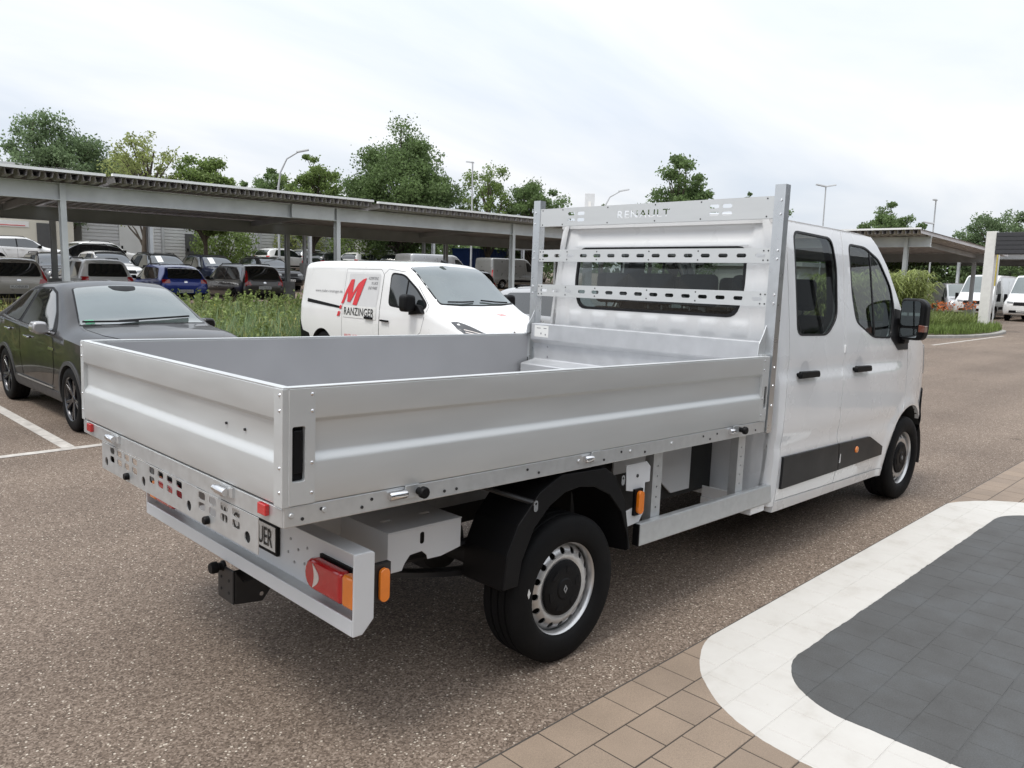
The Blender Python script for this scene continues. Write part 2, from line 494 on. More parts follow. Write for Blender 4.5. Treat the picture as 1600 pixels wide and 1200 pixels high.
xs = [-1200, -200, -60, -20, 0, 20, 40, 80, 200, 1200]
ys = [-1200, -200, -60, -20, 0, 10.5, 13, 20, 26, 30, 33, 45, 60, 120, 400, 1200]
v = [(x, y, gz(y)) for y in ys for x in xs]
n = len(xs)
f = [(j * n + i, j * n + i + 1, (j + 1) * n + i + 1, (j + 1) * n + i) for j in range(len(ys) - 1) for i in range(n - 1)]
ground = tag(mkobj('ground', v, f, ASPHALT), kind='structure')

LINEW = mat('road_line_white', (0.50, 0.47, 0.43), 0.8, var=0.18, scale=14, dirt=0.55, dirtcol=(0.2, 0.17, 0.15), bump=0.3, bscale=150)
def road_line(pts_list, label=None):
    g = G()
    for x0, x1, y0, y1 in pts_list:
        k = max(1, int(max(x1 - x0, y1 - y0) / 1.0))
        g.add([(x0, y0, 0.004), (x1, y0, 0.004), (x1, y1, 0.004), (x0, y1, 0.004)], [(0, 1, 2, 3)])
    o = g.build('painted_line', LINEW)
    return tag(o, kind='structure')
road_line([(-0.46, -0.34, 5.14, 10.3)])
road_line([(2.5, 2.62, 5.14, 10.3)])
road_line([(-3.4, -3.28, 5.14, 10.3)])
road_line([(-12, 14, 5.02, 5.13)])
road_line([(23.2, 31.0, 4.72, 4.83)])

# ---- paved strip with painted bay
def mk_paver(name, base, joint=False):
    m = bpy.data.materials.new(name); m.use_nodes = True
    t = m.node_tree; b = t.nodes['Principled BSDF']; L = t.links.new
    geo = t.nodes.new('ShaderNodeNewGeometry'); pos = geo.outputs['Position']
    # a wobble so the hand-painted edge is not perfect
    nw = t.nodes.new('ShaderNodeTexNoise'); nw.inputs['Scale'].default_value = 9; nw.inputs['Detail'].default_value = 5; L(pos, nw.inputs['Vector'])
    vw = t.nodes.new('ShaderNodeVectorMath'); vw.operation = 'MULTIPLY_ADD'; L(nw.outputs['Color'], vw.inputs[0]); vw.inputs[1].default_value = (0.018, 0.018, 0); L(pos, vw.inputs[2])
    s0 = t.nodes.new('ShaderNodeVectorMath'); s0.operation = 'SUBTRACT'; L(vw.outputs[0], s0.inputs[0]); s0.inputs[1].default_value = (2.509, -4.051, 0)
    s1 = t.nodes.new('ShaderNodeVectorMath'); s1.operation = 'ABSOLUTE'; L(s0.outputs[0], s1.inputs[0])
    s2 = t.nodes.new('ShaderNodeVectorMath'); s2.operation = 'SUBTRACT'; L(s1.outputs[0], s2.inputs[0]); s2.inputs[1].default_value = (1.62, 1.94, 50)
    s3 = t.nodes.new('ShaderNodeVectorMath'); s3.operation = 'MAXIMUM'; L(s2.outputs[0], s3.inputs[0]); s3.inputs[1].default_value = (0, 0, 0)
    s4 = t.nodes.new('ShaderNodeVectorMath'); s4.operation = 'LENGTH'; L(s3.outputs[0], s4.inputs[0])
    d = s4.outputs['Value']
    def lt(v):
        x = t.nodes.new('ShaderNodeMath'); x.operation = 'LESS_THAN'; L(d, x.inputs[0]); x.inputs[1].default_value = v; return x.outputs[0]
    inn, out = lt(0.42), lt(0.825)
    def noise(s, dd=5, r=0.55, vec=pos):
        n = t.nodes.new('ShaderNodeTexNoise'); n.inputs['Scale'].default_value = s; n.inputs['Detail'].default_value = dd; n.inputs['Roughness'].default_value = r; L(vec, n.inputs['Vector']); return n.outputs[0]
    def ramp(src, *el):
        r = t.nodes.new('ShaderNodeValToRGB'); L(src, r.inputs[0])
        while len(r.color_ramp.elements) < len(el): r.color_ramp.elements.new(0.5)
        for q, (p, c) in zip(r.color_ramp.elements, el): q.position = p; q.color = (*c, 1)
        return r.outputs[0]
    def mix(fac, a, bb, mode='MIX'):
        x = t.nodes.new('ShaderNodeMix'); x.data_type = 'RGBA'; x.blend_type = mode
        if isinstance(fac, float): x.inputs[0].default_value = fac
        else: L(fac, x.inputs[0])
        L(a, x.inputs[6]); L(bb, x.inputs[7]); return x.outputs[2]
    oi = t.nodes.new('ShaderNodeObjectInfo')
    rnd = ramp(oi.outputs['Random'], (0, (0.90, 0.90, 0.91)), (1, (1.09, 1.08, 1.07)))
    k = 0.35 if joint else 1.0
    brown0 = ramp(noise(420, 2), (0.3, tuple(c * 0.72 * k for c in base)), (0.55, tuple(c * k for c in base)), (0.75, tuple(c * 1.3 * k for c in base)))
    brown1 = mix(1.0, brown0, rnd, 'MULTIPLY')
    brown = mix(1.0, brown1, ramp(noise(2.2, 6), (0.3, (0.85, 0.85, 0.85)), (0.7, (1.1, 1.1, 1.1))), 'MULTIPLY')
    k2 = 0.93 if joint else 1.0
    grey = ramp(noise(3.2, 8, 0.65), (0.3, (0.060 * k2, 0.059 * k2, 0.057 * k2)), (0.5, (0.074 * k2, 0.0745 * k2, 0.0735 * k2)), (0.72, (0.088 * k2, 0.092 * k2, 0.094 * k2)))
    greyf = mix(1.0, grey, ramp(noise(160, 3, 0.6), (0.3, (0.8, 0.8, 0.8)), (0.7, (1.2, 1.2, 1.2))), 'MULTIPLY')
    white = ramp(noise(4.0, 8, 0.65), (0.28, (0.47 * k2, 0.445 * k2, 0.405 * k2)), (0.46, (0.545 * k2, 0.525 * k2, 0.49 * k2)), (0.8, (0.585 * k2, 0.568 * k2, 0.535 * k2)))
    wear = ramp(noise(26, 8, 0.7), (0.20, (0.55, 0.52, 0.48)), (0.33, (1, 1, 1)))
    whitef = mix(1.0, white, wear, 'MULTIPLY')
    c = mix(out, brown, whitef); c = mix(inn, c, greyf)
    L(c, b.inputs['Base Color'])
    b.inputs['Roughness'].default_value = 0.72
    bp = t.nodes.new('ShaderNodeBump'); bp.inputs['Strength'].default_value = 0.35; bp.inputs['Distance'].default_value = 0.003
    L(noise(260, 4, 0.6), bp.inputs['Height']); L(bp.outputs[0], b.inputs['Normal'])
    return m
PAVER = mk_paver('paver_stone', (0.270, 0.208, 0.155))
JOINT = mk_paver('paver_joint', (0.14, 0.11, 0.085), True)
PX, PY = 0.2, 0.195
Y0 = -1.312
pav = tag(G().add([(-6, -6.9, 0.0114), (12, -6.9, 0.0114), (12, Y0, 0.0114), (-6, Y0, 0.0114)], [(0, 1, 2, 3)]).build('pavement', JOINT), kind='structure')
def tile_geo(ox=0, oy=0, oz=0, jit=(0, 0)):
    a, c_ = PX / 2 - 0.0016, PY / 2 - 0.0016
    i = 0.0025
    def q(x, y, z): return (ox + x, oy + y, oz + z + x * jit[0] + y * jit[1])
    v = [q(-a, -c_, -0.004), q(a, -c_, -0.004), q(a, c_, -0.004), q(-a, c_, -0.004),
         q(-a, -c_, 0.005), q(a, -c_, 0.005), q(a, c_, 0.005), q(-a, c_, 0.005),
         q(-a + i, -c_ + i, 0.0085), q(a - i, -c_ + i, 0.0085), q(a - i, c_ - i, 0.0085), q(-a + i, c_ - i, 0.0085)]
    f = [(0, 1, 5, 4), (1, 2, 6, 5), (2, 3, 7, 6), (3, 0, 4, 7), (4, 5, 9, 8), (5, 6, 10, 9), (6, 7, 11, 10), (7, 4, 8, 11), (8, 9, 10, 11)]
    return v, f
tile_me = None
cells = []
for j in range(28):
    y = Y0 - PY * (j + 0.5)
    for i in range(-30, 60):
        x = 0.067 - 0.1 + PX * i + (0.1 if j % 2 else 0.0)
        cells.append((x, y))
camx, camy = -2.63, -3.24
def vis_score(c):
    dx_, dy_ = c[0] - camx, c[1] - camy
    a = math.degrees(math.atan2(dy_, dx_)) - 45.26
    fwd = dx_ * math.cos(0.79) + dy_ * math.sin(0.79)
    if a < -33.8 or fwd < 2.7: return 1e9
    return math.hypot(dx_, dy_)
cells.sort(key=vis_score)
near_c = cells[:290]; rest = cells[290:]
for k, (x, y) in enumerate(near_c):
    jz = random.uniform(-0.0008, 0.0008)
    if tile_me is None:
        vv, ff = tile_geo()
        o = mkobj('paving_stone', vv, ff, PAVER, pav)
        tile_me = o.data
    else:
        o = bpy.data.objects.new('paving_stone', tile_me); link(o, pav)
    o.location = (x, y, 0.0045 + jz)
    o.rotation_euler = (random.uniform(-0.003, 0.003), random.uniform(-0.003, 0.003), random.uniform(-0.004, 0.004))
g = G()
for x, y in rest:
    if abs(x) < 9: g.add(*tile_geo(x, y, 0.0045 + random.uniform(-0.0008, 0.0008)))
tag(g.build('paving_stones_beyond', PAVER, pav), kind='stuff')
# dark sealed joint between asphalt and paving
SEAL = mat('joint_sealant', (0.05, 0.045, 0.04), 0.8, var=0.3, scale=20)
tag(G().bx(-6, 12, Y0 + 0.001, Y0 + 0.008, -0.02, 0.009).build('joint_strip', SEAL), kind='structure')
# ------------------------------------------------------------------ the flatbed truck (x forward, rear axle at x = 0, nearer side at y < 0)
SL = -0.0219                                   # the unladen bed stands a little higher at the back
def S(p):
    return (p[0] - SL * (p[2] - 1), p[1], p[2] + SL * p[0])
truck = empty('flatbed_truck', (0, 0, 0), 0, 'white double cab flatbed truck with silver dropside bed and headboard rack', 'truck')
def TB(g, name, m, parent=None, **k):
    return g.build(name, m, parent or truck, xf=S, **k)

HWY = 1.008
# ---- bed floor, frame rails
TB(G().bx(-1.40, 1.74, -0.96, 0.96, 0.975, 1.0), 'bed_floor', ALU_IN)
for sgn in (-1, 1):
    ra = [(sgn * 0.955, 0.912), (sgn * 1.003, 0.912), (sgn * 1.003, 0.982), (sgn * 0.955, 0.982)]
    rail = TB(G().prism(ra, 0, -1.425, 1.735), 'side_rail', GALV, bevel=0.004)
    if sgn < 0:
        g = G()
        for x in (-1.36, -1.29, -1.13, -1.09, -0.76, -0.70, -0.31, -0.24, 0.2, 0.33, 0.52, 1.05, 1.12, 1.19, 1.62):
            z = 0.945 + (0.012 if int(x * 100) % 2 else -0.01)
            g.lathe([(0.0001, -1.0055), (0.006, -1.0055), (0.006, -1.002)], 8, (x, 0, z))
        TB(g, 'bolt_hole', BLACKM, rail)
        g = G()
        for x in (-1.40, -1.28, 0.02, 0.40, 0.75):
            g.lathe([(0.0001, -1.009), (0.007, -1.009), (0.0095, -1.006), (0.0095, -1.002)], 10, (x, 0, 0.952))
        TB(g, 'bolt', GALV, rail, smooth=40)
TB(G().bx(-1.428, -1.385, -0.995, 0.995, 0.912, 0.9765), 'rear_rail', GALV, bevel=0.003)
# cross members
for x in (-1.2, -0.75, -0.3, 0.15, 0.6, 1.05, 1.5):
    TB(G().bx(x - 0.03, x + 0.03, -0.95, 0.95, 0.915, 0.972), 'cross_member', GALV_D)

# ---- dropside boards
def board_section(t=0.03):
    # (inward, z)
    p = [(0.003, 1.366), (0.0, 1.362), (0.0, 1.268)]
    for i in range(1, 6):
        a = i / 5; p.append((0.017 * (a * a * (3 - 2 * a)), 1.268 - 0.020 * a))
    p.append((0.017, 1.156))
    for i in range(1, 8):
        a = i / 7; p.append((0.017 - 0.017 * (a * a * (3 - 2 * a)), 1.156 - 0.040 * a))
    p += [(0.0, 0.992), (0.003, 0.985), (t, 0.985), (t, 1.362), (t - 0.004, 1.366)]
    return p
for sgn in (-1, 1):
    sec = [(sgn * (HWY - a), z) for a, z in board_section()]
    b = TB(G().prism(sec, 0, -1.325, 1.655), 'side_board', ALU, smooth=30)
    # inner sheet in the darker, shade-toned aluminium
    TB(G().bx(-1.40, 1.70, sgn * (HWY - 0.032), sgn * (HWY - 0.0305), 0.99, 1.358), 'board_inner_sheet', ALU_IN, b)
    TB(G().bx(-1.415, 1.72, sgn * (HWY - 0.031), sgn * (HWY + 0.0005), 1.3655, 1.3705), 'top_trim', ALU, b, bevel=0.002)
    for xa, xb in ((-1.412, -1.318), (1.648, 1.722)):
        xl = -1.378 if xa < 0 else 1.697
        zl = (1.062, 1.242) if xa < 0 else (1.06, 1.19)
        wl = 0.046 if xa < 0 else 0.03
        hole = rrect(xl, sum(zl) / 2, wl, zl[1] - zl[0], 0.006, 3)
        y0_, y1_ = sgn * (HWY + 0.0015), sgn * (HWY - 0.03)
        pl = TB(G().plate([(xa, 0.984), (xb, 0.984), (xb, 1.365), (xa, 1.365)], [hole], 1, min(y0_, y1_), max(y0_, y1_)), 'board_end_plate', ALU, b, bevel=0.0015)
        # recessed black latch
        TB(G().bx(xl - wl / 2, xl + wl / 2, sgn * (HWY - 0.016), sgn * (HWY - 0.028), zl[0], zl[1]), 'latch_recess', BLACKP, pl)
        TB(G().bx(xl - wl / 2 + 0.006, xl + wl / 2 - 0.006, sgn * (HWY - 0.004), sgn * (HWY - 0.02), zl[0] + 0.025, zl[1] - 0.012), 'latch_handle', BLACKP, pl, bevel=0.005)
        g = G()
        for z in (1.345, 1.29, 1.12, 1.02):
            x = xb - 0.012 if xa < 0 else xa + 0.012
            c = sgn * HWY
            g.lathe([(0.0001, c + sgn * 0.0045), (0.005, c + sgn * 0.0035), (0.007, c)], 8, (x, 0, z))
        TB(g, 'rivet', CHROME, pl, smooth=60)
    if sgn < 0:
        for x, ln, knob in ((-0.985, 0.075, True), (0.076, 0.055, False), (1.33, 0.05, True)):
            y = -1.014
            TB(G().lathe([(0.0001, x - ln / 2), (0.014, x - ln / 2), (0.0165, x - ln / 2 + 0.004), (0.0165, x + ln / 2 - 0.004), (0.014, x + ln / 2), (0.0001, x + ln / 2)], 14, (0, y, 0.957), 0), 'hinge_pin', CHROME, b, smooth=40)
            TB(G().bx(x + ln / 2 - 0.002, x + ln / 2 + 0.06, -1.011, -1.005, 0.935, 0.985), 'hinge_bracket', GALV, b, bevel=0.002)
            if knob:
                TB(G().lathe([(0.0001, -1.055), (0.018, -1.055), (0.022, -1.05), (0.022, -1.035), (0.014, -1.028), (0.014, -1.005)], 14, (x + 0.095, 0, 0.958)), 'rubber_stop', BLACKP, b, smooth=40)
# tailgate
sec = [(-1.432 + a, z) for a, z in board_section()]
gate = TB(G().add([], []), 'tailgate', ALU)
bpy.data.objects.remove(gate)
def xprism(sec, y0, y1):
    g = G(); n = len(sec)
    v = [(p[0], y0, p[1]) for p in sec] + [(p[0], y1, p[1]) for p in sec]
    return g.add(v, [tuple(range(n)), tuple(range(n, 2 * n))[::-1]] + [(i, n + i, n + (i + 1) % n, (i + 1) % n) for i in range(n)])
gate = TB(xprism(sec, -0.955, 0.965), 'tailgate', ALU, smooth=30)
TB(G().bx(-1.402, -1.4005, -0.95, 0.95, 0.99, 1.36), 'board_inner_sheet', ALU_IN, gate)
TB(G().bx(-1.4325, -1.401, -1.005, 0.998, 1.3655, 1.3705), 'top_trim', ALU, gate, bevel=0.002)
for y0_, y1_ in ((-1.006, -0.950), (0.960, 0.999)):
    pl = TB(G().bx(-1.4345, -1.402, y0_, y1_, 0.980, 1.3655), 'gate_end_cap', ALU, gate, bevel=0.0025)
    g = G()
    for z in (1.345, 1.295, 1.11, 1.03):
        g.lathe([(0.0001, -1.439), (0.004, -1.438), (0.006, -1.434)], 8, (0, y0_ + 0.018, z), 0)
    TB(g, 'rivet', CHROME, pl, smooth=60)
g = G()
for y, z in ((-0.576, 1.193), (-0.718, 1.192)):
    g.lathe([(0.0001, -1.421), (0.005, -1.421), (0.005, -1.414)], 8, (0, y, z), 0)
TB(g, 'rivet', BLACKM, gate)
for y in (0.55, -0.585):
    TB(G().lathe([(0.0001, y - 0.045), (0.014, y - 0.045), (0.0165, y - 0.04), (0.0165, y + 0.02), (0.012, y + 0.025), (0.012, y + 0.05), (0.0001, y + 0.05)], 14, (-1.446, 0, 0.955)), 'hinge_pin', CHROME, gate, smooth=40)
    TB(G().bx(-1.438, -1.425, y - 0.075, y - 0.047, 0.938, 0.976), 'hinge_bracket', GALV, gate, bevel=0.002)
for y in (0.87, -0.885):
    TB(G().bx(-1.444, -1.428, y - 0.028, y + 0.028, 0.936, 0.974), 'red_reflector', RED, bevel=0.003)

# ---- perforated ramp-carrier plate below the gate
holes = []
for yc in (0.435, -0.045, -0.538):
    for k in range(4):
        for r_ in range(2):
            holes.append(rrect(yc + 0.141 - k * 0.094, 0.890 - r_ * 0.040, 0.058, 0.029, 0.010, 4))
rounds = [0.655, 0.19, -0.28, -0.765]
holes += [circ(y, 0.826, 0.021, 14) for y in rounds]
pp = TB(G().plate([(-0.842, 0.785), (0.715, 0.785), (0.715, 0.9115), (-0.842, 0.9115)], holes, 0, -1.432, -1.4285), 'perforated_plate', GALV)
for y in rounds:
    TB(G().lathe([(0.0001, -1.4265), (0.024, -1.4265), (0.024, -1.405)], 12, (0, y, 0.826), 0), 'hole_plug', BLACKP, pp)
for y in (0.37, -0.455):
    TB(G().lathe([(0.0001, -1.452), (0.013, -1.452), (0.016, -1.447), (0.016, -1.433), (0.012, -1.425)], 12, (0, y, 0.812), 0), 'rubber_buffer', BLACKP, pp, smooth=40)
for y in (-0.345, 0.66, 0.13):
    TB(G().bx(-1.424, -1.39, y - 0.005, y + 0.005, 0.84, 0.91), 'plate_stay', GALV_D, pp)

# ---- rear bumper
bump = TB(G().bx(-1.075, -1.068, -0.965, 0.965, 0.505, 0.752), 'rear_bumper', GREYP)
TB(G().bx(-1.131, -1.054, -0.968, 0.968, 0.746, 0.7525), 'bumper_top', GREYP, bump, bevel=0.002)
TB(G().bx(-1.135, -1.066, -0.968, 0.968, 0.498, 0.5055), 'bumper_ledge', GALV, bump)
TB(G().bx(-1.141, -1.133, -0.968, 0.968, 0.452, 0.512), 'bumper_lip', GREYP, bump, bevel=0.003)
for sgn in (-1, 1):
    y0_, y1_ = sgn * 0.969, sgn * 0.977
    TB(G().prism([(-1.141, 0.452), (-1.10, 0.452), (-1.052, 0.502), (-1.052, 0.75), (-1.07, 0.757), (-1.141, 0.757)], 1, y0_, y1_), 'bumper_end', GREYP, bump, bevel=0.006)
    # tail lamp
    yi, yo = sgn * 0.622, sgn * 0.964
    lz0, lz1 = 0.536, 0.660
    def lampbox(ya, yb, roundin):
        pts = []
        if roundin:
            c = ya + sgn * 0.055
            for i in range(9):
                a = PI / 2 + PI * i / 8
                pts.append((c + sgn * 0.055 * math.cos(a), (lz0 + lz1) / 2 + (lz1 - lz0) / 2 * math.sin(a)))
        else:
            pts += [(ya, lz1), (ya, lz0)]
        pts += [(yb, lz0), (yb, lz1)]
        return pts
    lamp = TB(G().prism(lampbox(yi, sgn * 0.88, True), 0, -1.134, -1.085), 'tail_light', RED, bump, bevel=0.018, seg=4)
    TB(G().prism([(sgn * 0.8805, lz0 + 0.001), (yo, lz0 + 0.001), (yo, lz1 - 0.001), (sgn * 0.8805, lz1 - 0.001)], 0, -1.1315, -1.085), 'indicator_lens', ORANGE, lamp, bevel=0.014, seg=4)
    moon = [(sgn * (0.690 + 0.046 * math.sin(PI * i / 10)), 0.550 + 0.096 * i / 10) for i in range(11)] + [(sgn * (0.690 + 0.012 * math.sin(PI * i / 10)), 0.646 - 0.096 * i / 10) for i in range(1, 10)]
    TB(G().prism(moon, 0, -1.1365, -1.12), 'reversing_lens', LENSW, lamp)
    TB(G().bx(-1.086, -1.074, sgn * 0.66, sgn * 0.965, lz0 + 0.005, lz1 + 0.006), 'lamp_base', BLACKP, lamp)
    # amber marker behind the bumper end
    mk = TB(G().prism(rrect(-1.0, 0.612, 0.042, 0.128, 0.02, 5), 1, sgn * 0.955, sgn * 0.972), 'side_marker', ORANGE, smooth=40, bevel=0.003)
    TB(G().bx(-1.045, -0.965, sgn * 0.93, sgn * 0.954, 0.545, 0.69), 'marker_bracket', BLACKM, mk)
# small fixings on the bumper face
g = G()
for y, z in ((-0.42, 0.66), (-0.48, 0.63), (-0.53, 0.585), (-0.40, 0.60), (-0.45, 0.57), (-0.55, 0.655)):
    g.lathe([(0.0001, -1.0785), (0.006, -1.0785), (0.006, -1.075)], 8, (0, y, z), 0)
TB(g, 'bolt', GALV_D, bump)
# number plate
pl = TB(G().bx(-1.092, -1.076, -0.335, 0.20, 0.560, 0.692), 'number_plate_holder', BLACKP, bump, bevel=0.006)
pw = TB(G().bx(-1.0955, -1.0925, -0.325, 0.19, 0.578, 0.684), 'number_plate', PLATEW, pl, bevel=0.004)
tv, tf = text_fit('WUCHENAUER', 0.48, 0.078, bold=0.008)
TB(G().add([(-1.0985, 0.175 - p[0], 0.592 + p[1]) for p in tv], tf), 'plate_text', INK, pw)

# ---- tow bracket
hb = TB(G().bx(-1.16, -1.15, -0.075, 0.075, 0.285, 0.44).prism([(-1.15, 0.285), (-1.02, 0.27), (-0.98, 0.32), (-0.95, 0.44), (-1.02, 0.44), (-1.06, 0.385), (-1.11, 0.385), (-1.15, 0.44)], 1, -0.075, -0.065).prism([(-1.15, 0.285), (-1.02, 0.27), (-0.98, 0.32), (-0.95, 0.44), (-1.02, 0.44), (-1.06, 0.385), (-1.11, 0.385), (-1.15, 0.44)], 1, 0.065, 0.075), 'tow_bracket', BLACKM, bevel=0.005)
TB(G().lathe([(0.0001, -1.215), (0.022, -1.215), (0.026, -1.205), (0.026, -1.185), (0.017, -1.18), (0.017, -1.165), (0.024, -1.16), (0.024, -1.15)], 14, (0, 0.03, 0.435), 0), 'tow_socket', BLACKP, hb, smooth=40)
g = G()
for y in (-0.035, 0.04):
    for z in (0.33, 0.385):
        g.lathe([(0.0001, -1.1625), (0.007, -1.1625), (0.007, -1.158)], 8, (0, y, z), 0)
TB(g, 'bolt_hole', DARKU, hb)
TB(G().lathe([(0.0001, -0.082), (0.010, -0.082), (0.010, -0.07)], 8, (-1.03, 0, 0.31), 1), 'bolt', CHROME, hb)

# ---- chassis below the bed
for sgn in (-1, 1):
    TB(G().bx(-1.05, 1.95, sgn * 0.36, sgn * 0.44, 0.66, 0.86), 'chassis_rail', GALV_D)
    TB(G().bx(-1.07, -0.55, sgn * 0.45, sgn * 0.47, 0.60, 0.90), 'frame_plate', GREYP)
    # leaf spring
    g = G()
    pts = [(-0.80 + 1.55 * i / 14, sgn * 0.62, 0.50 - 0.13 * math.sin(PI * i / 14) + 0.02 * i / 14) for i in range(15)]
    for k in range(14):
        a, b_ = pts[k], pts[k + 1]
        g.prism([(a[0], a[2]), (b_[0], b_[2]), (b_[0], b_[2] + 0.022), (a[0], a[2] + 0.022)], 1, sgn * 0.585, sgn * 0.655)
    TB(g, 'leaf_spring', BLACKM)
TB(G().tube([(0, -0.80, 0.345), (0, -0.15, 0.345), (0, 0.15, 0.345), (0, 0.80, 0.345)], [0.06, 0.06, 0.06, 0.06], 12).lathe([(0.05, -0.16), (0.15, -0.10), (0.17, 0), (0.15, 0.10), (0.05, 0.16)], 16, (0, 0, 0.345)), 'rear_axle', DARKU, smooth=40)
TB(G().bx(-0.9, 3.9, -0.33, 0.33, 0.52, 0.64), 'underbody', DARKU)
TB(G().lathe([(0.0001, 0.55), (0.085, 0.56), (0.095, 0.60), (0.095, 1.15), (0.085, 1.2), (0.03, 1.22), (0.03, 1.75)], 16, (0, -0.45, 0.60), 0), 'exhaust_silencer', mat('exhaust_steel', (0.12, 0.10, 0.09), 0.4, metal=0.7, var=0.3, scale=5), smooth=40)
# grey mounting box between bumper and wheel
notch = [(-0.867, 0.568)] + [(-0.735 + 0.065 * -math.cos(PI * i / 8), 0.570 + 0.06 * math.sin(PI * i / 8)) for i in range(9)]
notch = [(-0.867, 0.572), (-0.80, 0.572), (-0.785, 0.60), (-0.76, 0.628), (-0.70, 0.632), (-0.675, 0.61), (-0.67, 0.592), (-0.60, 0.590), (-0.493, 0.610), (-0.493, 0.733), (-0.867, 0.733)]
bxm = TB(G().plate(notch, [rrect(-0.70, 0.688, 0.022, 0.05, 0.01, 4)], 1, -0.803, -0.799), 'mounting_box', GREYP, bevel=0.002)
TB(G().bx(-0.871, -0.866, -0.803, -0.47, 0.575, 0.735), 'box_side', GREYP, bxm)
TB(G().bx(-0.497, -0.493, -0.798, -0.47, 0.61, 0.733), 'box_side', GREYP, bxm)
TB(G().plate([(-0.871, -0.803), (-0.49, -0.803), (-0.49, -0.47), (-0.871, -0.47)], [rrect(-0.78, -0.66, 0.05, 0.02, 0.008, 3), rrect(-0.58, -0.66, 0.05, 0.02, 0.008, 3)], 2, 0.7335, 0.738), 'box_top', GREYP, bxm)
TB(G().tube([(-0.83, -0.70, 0.575), (-0.5, -0.66, 0.545), (-0.2, -0.63, 0.56)], 0.018, 8), 'spring_stay', BLACKM, bxm)

# ---- mudguards
def mud(sgn):
    outer = [(-0.420, 0.452), (-0.405, 0.60), (-0.345, 0.72), (-0.215, 0.845), (-0.085, 0.902), (0.225, 0.892), (0.30, 0.845), (0.385, 0.71), (0.45, 0.452)]
    inner = [(0.434, 0.452), (0.425, 0.52), (0.362, 0.659), (0.265, 0.758), (0.15, 0.813), (0.043, 0.829), (-0.058, 0.818), (-0.153, 0.774), (-0.247, 0.691), (-0.315, 0.56), (-0.335, 0.452)]
    ya, yb = sgn * 1.0, sgn * 0.985
    o = TB(G().plate(outer + inner, [], 1, min(ya, yb), max(ya, yb)), 'mudguard', BLACKP, bevel=0.004)
    g = G(); y1_ = sgn * 0.70
    v = [(p[0], sgn * 0.986, p[1]) for p in outer] + [(p[0] * 0.92, y1_, p[1] - 0.02) for p in outer]
    v += [(p[0] * 0.985, sgn * 0.986, p[1] - 0.008) for p in outer] + [(p[0] * 0.90, y1_, p[1] - 0.03) for p in outer]
    n = len(outer)
    g.add(v, [(i, i + 1, n + i + 1, n + i) for i in range(n - 1)] + [(2 * n + i, 3 * n + i, 3 * n + i + 1, 2 * n + i + 1) for i in range(n - 1)] + [(0, n, 3 * n, 2 * n), (n - 1, 3 * n - 1, 4 * n - 1, 2 * n - 1)])
    TB(g, 'guard_shell', BLACKP, o)
    for x, z in ((-0.25, 0.79), (0.355, 0.815)):
        TB(G().plate(rrect(x, z, 0.025, 0.05, 0.012, 4), [circ(x, z + 0.01, 0.006, 8)], 1, min(sgn * 1.002, sgn * 1.006), max(sgn * 1.002, sgn * 1.006)), 'clip', CHROME, o)
    TB(G().tube([(-0.245, sgn * 0.99, 0.80), (-0.40, sgn * 0.80, 0.86), (-0.52, sgn * 0.60, 0.89)], 0.012, 8), 'guard_stay', BLACKM, o)
for sgn in (-1, 1): mud(sgn)

# ---- side underrun guard, posts, plates behind
for sgn in (-1, 1):
    sr = TB(G().bx(0.56, 1.955, sgn * 0.935, sgn * 0.975, 0.435, 0.552), 'side_guard', GALV, bevel=0.006)
    TB(G().bx(0.552, 0.5595, sgn * 0.937, sgn * 0.973, 0.438, 0.549), 'guard_cap', BLACKP, sr)
    for x in (0.745, 1.605):
        hs = [circ(x + 0.0, 0.60 + 0.055 * k, 0.006, 8) for k in range(5)]
        TB(G().plate([(x - 0.04, 0.45), (x + 0.04, 0.45), (x + 0.04, 0.915), (x - 0.04, 0.915)], hs, 1, min(sgn * 0.928, sgn * 0.932), max(sgn * 0.928, sgn * 0.932)).bx(x - 0.04, x - 0.036, sgn * 0.88, sgn * 0.928, 0.45, 0.915), 'guard_post', GALV, sr)
    TB(G().bx(0.79, 1.30, sgn * 0.60, sgn * 0.61, 0.70, 0.92), 'tank_plate', GREYP)
    TB(G().prism([(1.18, 0.92), (1.60, 0.92), (1.60, 0.50), (1.40, 0.50), (1.24, 0.62), (1.18, 0.70)], 1, sgn * 0.58, sgn * 0.592), 'tank_plate', GREYP)
    TB(G().bx(0.50, 1.9, sgn * 0.40, sgn * 0.56, 0.46, 0.90), 'tank', DARKU)
    # marker bracket ahead of the wheel
    br = TB(G().prism([(0.45, 0.865), (0.62, 0.865), (0.655, 0.835), (0.655, 0.755), (0.615, 0.755), (0.615, 0.60), (0.58, 0.555), (0.47, 0.545), (0.47, 0.63), (0.53, 0.64), (0.53, 0.72), (0.46, 0.735)], 1, sgn * 0.945, sgn * 0.95), 'marker_plate', GREYP, bevel=0.002)
    TB(G().bx(0.515, 0.58, sgn * 0.951, sgn * 0.965, 0.60, 0.735), 'marker_base', BLACKP, br)
    TB(G().prism(rrect(0.548, 0.668, 0.044, 0.118, 0.02, 5), 1, sgn * 0.965, sgn * 0.985), 'side_marker', ORANGE, br, bevel=0.003)
    TB(G().lathe([(0.0001, sgn * 0.953), (0.009, sgn * 0.953), (0.009, sgn * 0.945)], 10, (0.545, 0, 0.80)), 'bolt_hole', BLACKM, br)

